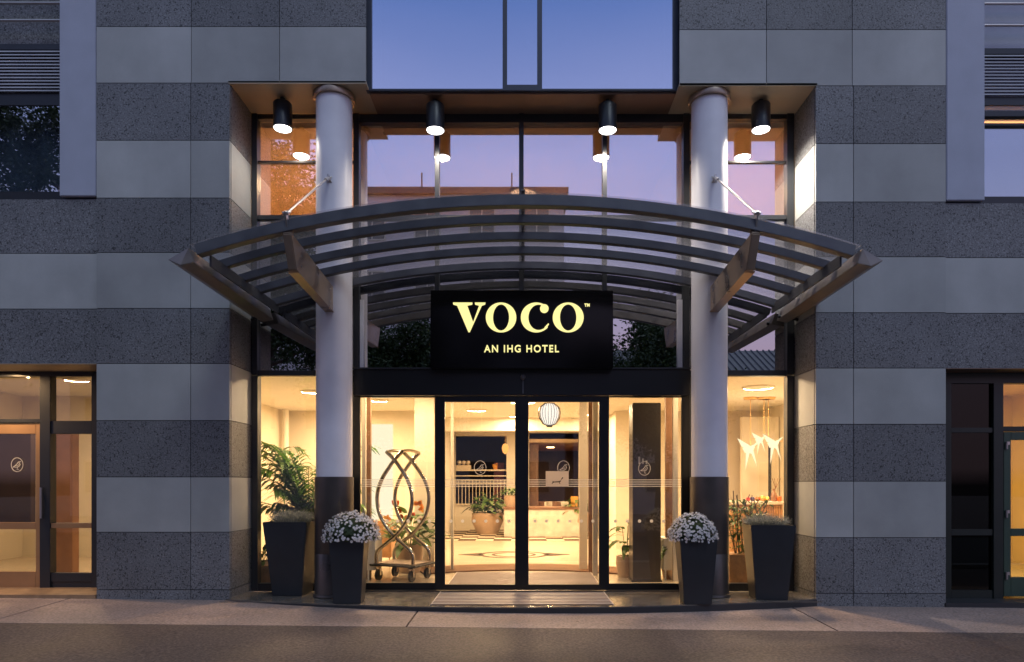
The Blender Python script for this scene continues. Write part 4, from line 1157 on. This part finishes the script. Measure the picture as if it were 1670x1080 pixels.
# ================================================================== PLANTS INDOORS
def leaf_blade(b, p, d, up, L, W, droop=.3, seg=4):
    d = d.normalized(); s = d.cross(up)
    if s.length < 1e-4: s = Vector((1, 0, 0))
    s.normalize(); vs = []
    for i in range(seg + 1):
        t_ = i / seg; w = W * math.sin(PI * min(.97, .12 + t_ * .88)) ** .8
        c = p + d * L * t_ - Vector((0, 0, 1)) * droop * L * t_ * t_
        vs += [c - s * w, c + s * w]
    b.add(vs, [(2*i, 2*i+1, 2*i+3, 2*i+2) for i in range(seg)])
def pot_round(t, r0, r1, h, mat, name='pot'):
    b = MB(); b.lathe([(r0, 0), (r1 * 1.02, h * .6), (r1, h), (r1 - .02, h), (r1 - .03, h - .04)], (0, 0, 0), 28); return b.build(name, mat, t, smooth=True, origin=(0, 0, 0))

def palm(loc):
    t = thing('palm', 'tall feathery palm in pot behind the left side window', 'plant', loc)
    pot_round(t, .16, .22, .36, M['terracotta'])
    rnd = random.Random(5); st = MB(); lf_ = MB()
    for k in range(46):
        a = rnd.uniform(0, 2*PI) if k > 5 else [PI*.98, PI*1.08, PI*.9, PI*.8, -.3, PI*1.2][k]
        hgt = rnd.uniform(.45, 1.7) if k > 3 else (1.75, 1.6, 1.3, .9)[k]
        reach = rnd.uniform(.45, .8) if k > 3 else (.85, .75, .8, .7)[k]
        pts = []
        for i in range(15):
            u = i / 14
            z = .36 + hgt * (u * 1.35 - .42 * u**3 - .0) ; rr = reach * u ** 1.7
            pts.append(Vector((math.cos(a) * rr, math.sin(a) * rr, z)))
        st.tube(pts, [.009 * (1 - .8 * i/14) + .002 for i in range(15)], 5)
        for i in range(3, 15):
            for q in range(2):
                u = i + q * .5
                if u > 14: continue
                i0 = int(u); p = pts[i0].lerp(pts[min(14, i0+1)], u - i0)
                tg = (pts[min(14, i0+1)] - pts[max(0, i0-1)]).normalized(); sd = tg.cross(Vector((0, 0, 1))).normalized()
                for s in (-1, 1):
                    leaf_blade(lf_, p, (sd * s + tg * 1.1 + Vector((0, 0, rnd.uniform(-.2, .1)))), Vector((0, 0, 1)), rnd.uniform(.22, .34) * (1.15 - .5 * abs(u/14 - .5)), .023, rnd.uniform(.3, .7), 4)
    raw(st, 'stem', M['leaf'], t); raw(lf_, 'leaves', M['palm_leaf'], t)
palm((X(503, 1.6), 1.6, 0))

def leafy(name, label, loc, n, L, W, spread, h, mat, pot=None, group=None, seed=1, zmin=.0):
    t = thing(name, label, 'plant', loc, group); rnd = random.Random(seed)
    base = 0
    if pot: pot_round(t, *pot); base = pot[2] - .03
    b = MB(); st = MB()
    for i in range(n):
        a = rnd.uniform(0, 2*PI); r = spread * math.sqrt(rnd.random()); z = base + zmin + h * rnd.uniform(.15, 1) * (1 - .5 * (r/spread)**2)
        p = Vector((r*math.cos(a), r*math.sin(a), z)); d = Vector((math.cos(a), math.sin(a), rnd.uniform(.0, .9)))
        leaf_blade(b, p, d, Vector((0, 0, 1)), L * rnd.uniform(.7, 1.2), W, rnd.uniform(.2, .8))
        if i % 3 == 0: st.tube([(p.x*.15, p.y*.15, base), tuple(p)], .004, 4)
    raw(b, 'leaves', mat, t); raw(st, 'stem', M['leaf'], t); return t
t = leafy('flower_arrangement', 'mixed bouquet with red and orange blooms behind the luggage cart', (X(668, 2.4), 2.4, 0), 75, .30, .06, .36, .55, M['leaf'], (.16, .2, .42, M['terracotta']), seed=4)
b = MB(); rnd = random.Random(9)
for (dx, dz, L) in ((-.17, 1.08, .11), (-.12, .98, .08), (.08, .92, .08), (-.1, .9, .07), (.2, .84, .07)):
    for k in range(6): leaf_blade(b, Vector((dx, -.2, dz - .08)), Vector((rnd.uniform(-.8, .8), rnd.uniform(-.5, .5), 1.2)), Vector((0, 1, 0)), L, .028, .0)
raw(b, 'red_blooms', M['red_petal'], t)
b = MB()
for (dx, dz, L) in ((-.3, .82, .10), (.17, 1.04, .11), (.02, .82, .10), (.22, .96, .08)):
    for k in range(8): leaf_blade(b, Vector((dx, -.25, dz)), Vector((rnd.uniform(-1, 1), rnd.uniform(-.6, .3), rnd.uniform(-.3, 1))), Vector((0, 1, 0)), L*.7, .025, .0)
raw(b, 'orange_blooms', M['orange_petal'], t)
leafy('potted_plant', 'spiky broad leaved plant in round beige pot left of the counter', (X(795, 10.4), 10.4, 0), 110, .36, .06, .38, .50, M['leaf'], (.28, .42, .56, M['terracotta']), seed=6)
leafy('potted_plant', 'small fern in beige pot standing on the marble counter', (X(833, 9.6), 9.6, .74), 60, .2, .035, .2, .25, M['leaf'], (.12, .17, .30, M['terracotta']), seed=8)
leafy('potted_plant', 'green plant in pale pot at right end of the counter', (X(943, 9.5), 9.5, 0), 60, .3, .05, .25, .4, M['leaf'], (.2, .3, .62, M['terracotta']), seed=12)
leafy('potted_plant', 'young leafy plant left of the dark totem', (X(1022, 1.9), 1.9, 0), 22, .3, .045, .14, .6, M['leaf'], (.12, .15, .3, M['terracotta']), seed=15)
leafy('potted_plant', 'leafy plant between the dark totem and the right column', (X(1093, 1.7), 1.7, 0), 22, .22, .04, .12, .6, M['leaf'], (.1, .13, .3, M['terracotta']), seed=16)
leafy('potted_plant', 'low plant at the foot of the left side window', (X(428, 1.05), 1.05, 0), 40, .16, .03, .12, .3, M['leaf'], (.12, .15, .32, M['terracotta']), seed=17)
# trailing foliage in wooden trough by the right window
t = thing('trough_plant', 'bushy climbing plant in the wooden trough behind the right side window', 'plant', (X(1214, 1.15), 1.15, 0))
b = MB(); rnd = random.Random(21); st = MB()
for i in range(420):
    z = .42 + rnd.random() ** .8 * .72; w = .2 + .16 * (z - .42)
    p = Vector((rnd.uniform(-w, w), rnd.uniform(-.12, .12), z))
    leaf_blade(b, p, Vector((rnd.uniform(-1, 1), rnd.uniform(-1, 1), rnd.uniform(-.5, .6))), Vector((0, 0, 1)), rnd.uniform(.05, .11), .02, .5, 3)
for i in range(14):
    x0 = rnd.uniform(-.2, .2); st.tube([(x0, 0, .4), (x0 + rnd.uniform(-.1, .1), rnd.uniform(-.1, .1), .85), (x0 + rnd.uniform(-.2, .25), rnd.uniform(-.1, .1), rnd.uniform(.95, 1.25))], .006, 5)
raw(b, 'leaves', M['leaf'], t); raw(st, 'stem', M['bark'], t)
b = MB(); b.box(X(1190, .95), X(1236, .95), .95, 1.35, 0, Z(905, .95)); tag(b.build('wooden_trough', M['wood_slats'], bevel=.01), 'pale wooden trough holding the climbing plant at right window', 'planter box')
b = MB(); b.box(X(425, .85), X(520, .85), .85, 1.25, 0, .28); tag(b.build('wooden_trough', M['wood_slats'], bevel=.01), 'low wooden trough behind the left side window', 'planter box')

# ================================================================== LOBBY FURNITURE
# reception counter with marble front
t = thing('reception_counter', 'long marble reception counter with brown top at back of the lobby', 'counter', (0, 9.2, 0))
b = MB(); b.box(X(822, 9.2), X(945, 9.2), 9.2, 10.0, .0, .70)
b.build('counter_body', M['marble'], t, bevel=.01)
b = MB(); b.box(X(821, 9.2), X(946, 9.2), 9.15, 10.05, .70, .745); b.build('counter_top', M['brown_wood'], t, bevel=.006)
# railing and shelf in left opening
t = thing('railing', 'cream metal railing with thin bars before the dim bar', 'railing', (0, CY1 - .1, 0))
yr = CY1 - .06; xa, xb = ox[0] + .01, ox[1] - .01
b = MB()
for py in (776, 783, 788, 793, 822): b.box(xa, xb, yr - .015, yr + .015, Z(py + 1.0, yr), Z(py - .4, yr))
b.build('rails', M['white_metal'], t)
b = MB(); n = 15
for i in range(n): x = xa + (xb - xa) * (i + .5) / n; b.tube([(x, yr, Z(822, yr)), (x, yr, Z(783, yr))], .011, 6)
b.build('bars', M['white_metal'], t)
b = MB(); b.box(ox[0] + .01, ox[1] - .01, CY1 + .25, CY1 + .55, Z(768, CY1), Z(765.5, CY1)); tag(b.build('bar_shelf', M['white_metal']), 'pale bar shelf behind the railing', 'shelf')
b = MB()
for dx in (0, .13, .26): b.lathe([(.03, 0), (.07, .05), (.06, .11), (.02, .13)], (ox[0] + .15 + dx, CY1 + .35, Z(765.5, CY1) + .14), 14)
b.box(ox[0] + .06, ox[0] + .5, CY1 + .27, CY1 + .5, Z(765.5, CY1), Z(765.5, CY1) + .13); tag(b.build('pastry_box', M['white_metal'], smooth=False), 'box of pale round pastries on the left of the bar shelf', 'food box')
b = MB(); b.lathe([(.02, 0), (.05, .02), (.07, .1), (.09, .16), (.06, .16)], (ox[1] - .35, CY1 + .35, Z(765.5, CY1)), 16); b.box(ox[1] - .32, ox[1] - .28, CY1 + .3, CY1 + .4, Z(765.5, CY1), Z(765.5, CY1) + .2)
tag(b.build('orange_ornament', M['orange_petal']), 'small orange ornament on the right of the bar shelf', 'ornament')
# amber globe
t = thing('amber_pendant', 'small amber globe lamp hanging in the left opening', 'pendant lamp', (X(824, 11.5), 11.5, Z(731, 11.5)))
b = MB(); b.lathe([(.01, -.17), (.07, -.12), (.10, 0), (.07, .10), (.02, .13)], (0, 0, 0), 20); b.build('globe', M['amber'], t, smooth=True, origin=(0, 0, 0))
b = MB(); b.tube([(0, 0, .13), (0, 0, ZC - Z(731, 11.5))], .008, 6); b.build('cord', M['brass'], t, origin=(0, 0, 0))
# armchairs behind the counter, in the far opening
for px, mt, lb in ((895, 'brown_wood', 'low brown armchair behind the reception counter'), (908, 'cream', 'cream round backed armchair behind the reception counter')):
    Yc = 10.9; t = thing('armchair', lb, 'armchair', (X(px, Yc), Yc, 0))
    b = MB(); b.box(-.28, .28, -.28, .28, .22, .42); b.build('seat', M[mt], t, bevel=.04, origin=(0, 0, 0))
    b = MB(); n = 16; o_ = [(.34*math.cos(PI*i/n), .1 + .30*math.sin(PI*i/n)) for i in range(n+1)]; i_ = [(.28*math.cos(PI*i/n), .1 + .24*math.sin(PI*i/n)) for i in range(n+1)]
    b.prism(o_ + i_[::-1], 'z', .3, .84); b.build('backrest', M[mt], t, bevel=.015, origin=(0, 0, 0))
    for sx__ in (-1, 1):
        for sy in (-1, 1):
            b = MB(); b.tube([(sx__*.2, sy*.2, .22), (sx__*.24, sy*.24, 0)], [.02, .012], 8); b.build('leg', M['brown_wood'], t, origin=(0, 0, 0))
b = MB(); Yc = 9.6; b.box(X(931, Yc), X(943, Yc), Yc, Yc + .05, .745, .745 + .27); tag(b.build('picture_frame', M['orange_petal'], bevel=.01), 'small orange picture standing on the counter', 'picture')

# wire lantern pendant
yl = 4.2; lx, lz = X(896, yl), Z(676, yl)
t = thing('lantern_pendant', 'white round lantern in a black wire cage hanging over the lobby', 'pendant lamp', (lx, yl, lz))
prof = [(.05, -.20), (.12, -.17), (.185, -.06), (.20, .04), (.17, .13), (.10, .19), (.05, .20)]
b = MB(); b.lathe([(r * .86, z * .95) for r, z in prof], (0, 0, 0), 28); b.build('shade', M['lantern_glow'], t, smooth=True, origin=(0, 0, 0))
b = MB()
for k in range(22):
    a = 2*PI*k/22; b.tube([(r*math.cos(a), r*math.sin(a), z) for r, z in prof], .0042, 5)
b.lathe([(.055, -.225), (.055, -.195)], (0, 0, 0), 16)
b.build('wire_cage', M['frame_black'], t, origin=(0, 0, 0))
b = MB(); b.tube([(0, 0, .2), (0, 0, ZC - lz)], .006, 6); b.build('cord', M['frame_black'], t, origin=(0, 0, 0))

# dark totem
yt = 1.35
t = thing('totem', 'tall dark square totem standing behind the right sidelight', 'totem', (X(1056, yt), yt, 0))
b = MB(); b.box(X(1032, yt), X(1078, yt), yt, yt + .34, 0.0, Z(657, yt)); b.build('shaft', M['totem'], t, bevel=.008)
b = MB(); b.box(X(1030, yt), X(1080, yt), yt - .01, yt + .35, 0, .03); b.build('foot', M['column_steel'], t)
b = MB()
for i in range(3): b.box(X(1041 + i*6, yt), X(1044 + i*6, yt), yt - .002, yt, Z(757, yt), Z(745 + i*3, yt))
b.build('status_marks', M['film_white'], t)
# radiators
for px0, px1, Y, lb in ((1082, 1099, 1.5, 'cream ribbed radiator right of the dark totem'), (597, 612, 1.5, 'cream ribbed radiator left of the luggage cart')):
    t = thing('radiator', lb, 'radiator', (X(px0, Y), Y, 0)); b = MB()
    for i in range(7): b.box(X(px0, Y), X(px1, Y), Y + i*.07, Y + i*.07 + .045, .14, .55)
    b.build('ribs', M['ceiling'], t, bevel=.008)
    b = MB(); b.box(X(px0, Y) + .01, X(px1, Y) - .01, Y, Y + .47, .55, .58); b.box(X(px0, Y) + .02, X(px0, Y) + .04, Y, Y + .03, 0, .14); b.box(X(px1, Y) - .04, X(px1, Y) - .02, Y + .4, Y + .43, 0, .14); b.build('cover', M['ceiling'], t)
# orange cabinet behind cart
b = MB(); Y = 3.3; b.box(X(604, Y), X(638, Y), Y, Y + .5, 0.12, Z(850, Y)); 
t = tag(b.build('cabinet', M['wood_slats'], bevel=.01), 'low orange wood cabinet left behind the luggage cart', 'cabinet')
b = MB(); b.box(X(606, Y), X(608, Y), Y + .02, Y + .05, 0, .12); b.box(X(634, Y), X(636, Y), Y + .02, Y + .05, 0, .12); b.box(X(606, Y), X(608, Y), Y + .42, Y + .45, 0, .12); b.box(X(634, Y), X(636, Y), Y + .42, Y + .45, 0, .12); b.build('legs', M['brass'], t)
b = MB(); b.box(X(609, Y), X(633, Y), Y - .005, Y - .001, .16, Z(852, Y)); b.build('cabinet_door', M['brown_wood'] if False else M['wood_slats'], t)
# white hall wall under strong light, the wash put in as emission
M['wash_glow'] = emis('wall_wash_glow', (1.0, .87, .62), 1.25)
Y = 4.4; b = MB(); b.box(X(603, Y), X(640, Y), Y, Y + .06, Z(868, Y), Z(692, Y)); tag(b.build('wall_wash_glow', M['wash_glow']), 'white wall area behind the luggage cart, its lamp wash imitated by emission', 'wall panel')
# wall pipe
b = MB(); b.tube([(X(466, 5.9), 5.9, 0), (X(466, 5.9), 5.9, ZC)], .06, 14); tag(b.build('wall_pipe', M['ceiling'], smooth=True), 'white vertical pipe by back wall behind the palm', 'pipe')

# slatted counter in right room
Y = 2.5; xa, xb = X(1192, Y), X(1277, Y)
t = thing('slatted_counter', 'bar counter with vertical wood slats behind the right side window', 'counter', (xa, Y, 0))
b = MB(); b.box(xa, xb, Y + .03, Y + .7, 0, Z(823, Y)); b.build('counter_body', M['wood_slats'], t)
b = MB(); n = 22
for i in range(n): x = xa + (xb - xa) * (i + .5) / n; b.box(x - .014, x + .014, Y, Y + .03, .03, Z(823, Y) - .01)
b.build('front_slats', M['wood_slats'], t)
b = MB(); b.box(xa - .02, xb + .03, Y - .05, Y + .75, Z(823, Y), Z(818.5, Y)); b.build('counter_top', M['marble'], t, bevel=.006)
zc = Z(818.5, Y)
fruit = [(1220, .035, (.35, .02, .02), 'dark red apple at left end of the counter fruit'), (1227, .04, (.05, .04, .1), 'dark blue plum heap on the slatted counter'), (1236, .045, (.75, .12, .03), 'red round fruit on the slatted counter'),
         (1244, .05, (.9, .3, .05), 'large orange fruit on the slatted counter'), (1251, .04, (.85, .5, .08), 'yellow fruit beside the orange on the slatted counter')]
for k, (px, r, c, lb) in enumerate(fruit):
    mt = pbr('fruit_skin', c, .35, var=.2, vscale=20)
    b = MB(); b.lathe([(.008, 0), (r*.7, r*.25), (r, r), (r*.72, r*1.7), (.012, r*1.86)], (X(px, Y + .2), Y + .2, zc), 16); o = b.build('fruit', mt, smooth=True); tag(o, lb, 'fruit', 'fruit on the slatted counter')
b = MB(); b.lathe([(.04, 0), (.045, .02), (.045, .12), (.02, .15), (.018, .2)], (X(1262, Y + .2), Y + .2, zc), 16); o = tag(b.build('bottle', M['brown_wood'], smooth=True), 'brown bottle on the slatted counter right of the fruit', 'bottle')
b = MB()
for dx, dy in ((-.03, 0), (.02, .01), (.04, -.01), (-.01, .0)): b.tube([(X(1265, Y + .2), Y + .2, zc + .2), (X(1265, Y + .2) + dx*1.8, Y + .2 + dy, zc + .36)], .004, 4)
b.tube([(X(1262, Y + .2), Y + .2, zc + .19), (X(1265, Y + .2), Y + .2, zc + .2)], .004, 4)
b.build('reeds', M['brown_wood'], o)
b = MB(); b.lathe([(.03, 0), (.035, .01), (.035, .07), (.03, .08)], (X(1271, Y + .15), Y + .15, zc), 16); tag(b.build('candle', M['red_petal'], smooth=True), 'small pink candle at right end of the slatted counter', 'candle')
# dark upright on back wall of right hall + wall frame
b = MB(); b.box(X(1254, 4.5), X(1258, 4.5), 4.5, 4.54, .0, Z(722, 4.5)); b.box(X(1251, 4.5), X(1261, 4.5), 4.46, 4.58, 0, .02); tag(b.build('floor_stand', M['frame_black']), 'thin dark upright stand behind the bird pendants', 'stand')
b = MB(); b.box(X(1210, 5.2), 4.93, 5.2, 5.3, 0, Z(680, 5.2)); b.build('partition', M['cream'], H)

# paper bird pendants
def bird(px, py, s, flip, label, mount):
    Y = 4.0; x, z = X(px, Y), Z(py, Y)
    t = thing('bird_pendant', label, 'pendant lamp', (x, Y, z), 'glowing folded paper bird pendants')
    f = -1 if flip else 1
    k = s / 94.0
    def q(u, v, w=0.0): return (u * k * f, w, -v * k)
    b = MB()
    # folded body, wing and tail: triangles with real depth
    def tetra(a, c, d, e): b.add([a, c, d, e], [(0, 1, 2), (0, 3, 1), (1, 3, 2), (2, 3, 0)])
    tetra(q(-20, -15), q(0, -1, -.10), q(-7, 9, .02), q(-1, 3, .10))      # left wing / head
    tetra(q(0, -3, -.10), q(10, -6, 0), q(4, 10, .03), q(-7, 5, .07))
    tetra(q(8, -7, -.02), q(15, -10, 0), q(9, -2, .03), q(6, -3, .02))     # body
    tetra(q(-6, 6, 0), q(1, 7, .04), q(-7, 36, .0), q(-2, 6, -.04))       # tail left
    tetra(q(1, 6, 0), q(7, 5, .04), q(11, 30, .0), q(3, 8, -.04))         # tail right
    b.build('paper_body', M['bird_glow'], t, origin=(0, 0, 0))
    b = MB(); mx_ = X(mount, Y) - x
    b.tube([(mx_, 0, 0), (mx_, 0, ZC - z - .03)], .006, 6); b.tube([(-.15, 0, 0), (.15, 0, .03)], .006, 6); b.build('brass_rod', M['brass'], t, origin=(0, 0, 0))
    b = MB(); b.lathe([(.11, -.035), (.12, -.02), (.12, 0)], (mx_, 0, ZC - z), 24); b.build('ceiling_rose', M['brass'], t, origin=(0, 0, 0))
    l = bpy.data.lights.new('bulb', 'POINT'); l.energy = 6; l.color = (1, .78, .5); l.shadow_soft_size = .05
    lo = bpy.data.objects.new('bulb', l); COL.objects.link(lo); lo.parent = t; lo.location = (0, -.18, -.05)
bird(1223, 730, 1.05, False, 'glowing white paper bird pendant with split tail, leftmost of three', 1224)
bird(1240, 716, .72, False, 'smaller glowing paper bird pendant in the middle', 1246)
bird(1263, 722, 1.0, False, 'glowing white paper bird pendant nearest the right frame', 1253)

# ================================================================== OPPOSITE SIDE OF THE STREET (seen in the reflections)
def far_building(x0, x1, y, h, label, roofh=0, floors=5):
    t = thing('street_building', label, 'building', ((x0+x1)/2, y, -.24))
    b = MB(); b.box(x0, x1, y - 10, y, -.24, h); b.build('wall', M['facade_far'], t)
    nb = int((x1 - x0) / 2.6); fh = h / floors
    fm, gm = MB(), MB()
    for f in range(floors):
        for i in range(nb):
            xc = x0 + (x1 - x0) * (i + .5) / nb; z0 = f * fh + fh * .28; z1 = f * fh + fh * .8
            for (a, c, d, e) in ((xc-.65, xc-.58, z0, z1), (xc+.58, xc+.65, z0, z1), (xc-.58, xc+.58, z0, z0+.07), (xc-.58, xc+.58, z1-.07, z1), (xc-.03, xc+.03, z0+.07, z1-.07)):
                fm.box(a, c, y, y + .06, d, e)
            gm.box(xc-.58, xc+.58, y + .002, y + .02, z0+.07, z1-.07)
    w = fm.build('window_frames', M['ceiling'], t); gm.build('panes', M['roof_far'], w)
    if roofh:
        r = MB(); r.prism([(y + .5, h), (y - 5, h + roofh), (y - 10.5, h)], 'x', x0 - .3, x1 + .3)
        n = int((x1 - x0) / .35)
        for i in range(n):
            x = x0 + (x1 - x0) * (i + .5) / n; r.tube([(x, y + .5, h + .03), (x, y - 5, h + roofh + .03)], .05, 5)
        r.build('roof', M['roof_far'], t)
    else:
        r = MB(); r.box(x0 - .2, x1 + .2, y - 10.2, y + .25, h, h + .3)
        for i in range(5):
            xx = x0 + (x1-x0) * (i + .6) / 5.4; r.box(xx - .5, xx + .5, y - 4, y - 2.5, h + .3, h + 1.0)
            r.tube([(xx + 1, y - .5, h + .3), (xx + 1, y - .5, h + 1.3)], .04, 6)
        r.build('roof', M['roof_far'], t)
far_building(-22, 2.0, -24, 15.4, 'pale five storey block across the street mirrored in the transom glass')
far_building(2.6, 20, -26, 6.2, 'low grey house with ribbed roof mirrored in the dark glass', 3.0, 2)

def tree(x, y, h, cr_, n, label, seed, z0=-.24, density=1.0):
    t = thing('street_tree', label, 'tree', (x, y, z0), 'trees across the street seen in the glass')
    rnd = random.Random(seed); tr = MB(); lv = MB()
    th = h * .34
    tr.tube([(0, 0, 0), (.05, .02, th * .5), (0, 0, th), (.1, .1, h * .7)], [.2, .16, .13, .04], 9)
    tips = []
    for k in range(16):
        a = rnd.uniform(0, 2*PI); z1 = rnd.uniform(.45, .97) * h; r = cr_ * rnd.uniform(.35, 1) * math.sin(PI * min(.95, max(.15, (z1 - th) / (h - th) * .8 + .15)))
        p0 = Vector((0, 0, rnd.uniform(.28, .6) * h)); p2 = Vector((r*math.cos(a), r*math.sin(a), z1)); pm = p0.lerp(p2, .5) + Vector((0, 0, -.2))
        tr.tube([p0, pm, p2], [.07, .045, .015], 6); tips.append((pm, p2))
    for i in range(n // 5):
        pm, p2 = rnd.choice(tips); c = pm.lerp(p2, rnd.uniform(.2, 1.15)) + Vector((rnd.gauss(0, .42), rnd.gauss(0, .42), rnd.gauss(0, .36)))
        cw = rnd.uniform(.12, .34)
        for q in range(44):
            p = c + Vector((rnd.gauss(0, cw), rnd.gauss(0, cw), rnd.gauss(0, cw * .7)))
            d = Vector((rnd.uniform(-1, 1), rnd.uniform(-1, 1), rnd.uniform(-1, .6))).normalized(); s = d.cross(Vector((rnd.uniform(-1, 1), rnd.uniform(-1, 1), rnd.uniform(-1, 1)))).normalized()
            L = rnd.uniform(.04, .085); lv.add([p - d*L, p + s*L*.5, p + d*L, p - s*L*.5], [(0, 1, 2, 3)])
    tr.build('trunk', M['bark'], t, smooth=True, origin=(0, 0, 0)); raw(lv, 'crown', M['leaf_dark'], t)
tree(-8.6, -13.2, 13.2, 3.6, 4800, 'tall street tree mirrored in the left transom glass', 31)
tree(-17.4, -12.6, 14.6, 4.6, 16000, 'street tree mirrored in the far left window', 32)
tree(-4.3, -14.5, 7.4, 2.8, 7000, 'small street tree mirrored left of the sign', 33)
tree(4.6, -14.0, 7.6, 3.0, 8000, 'small street tree mirrored right of the sign', 34)
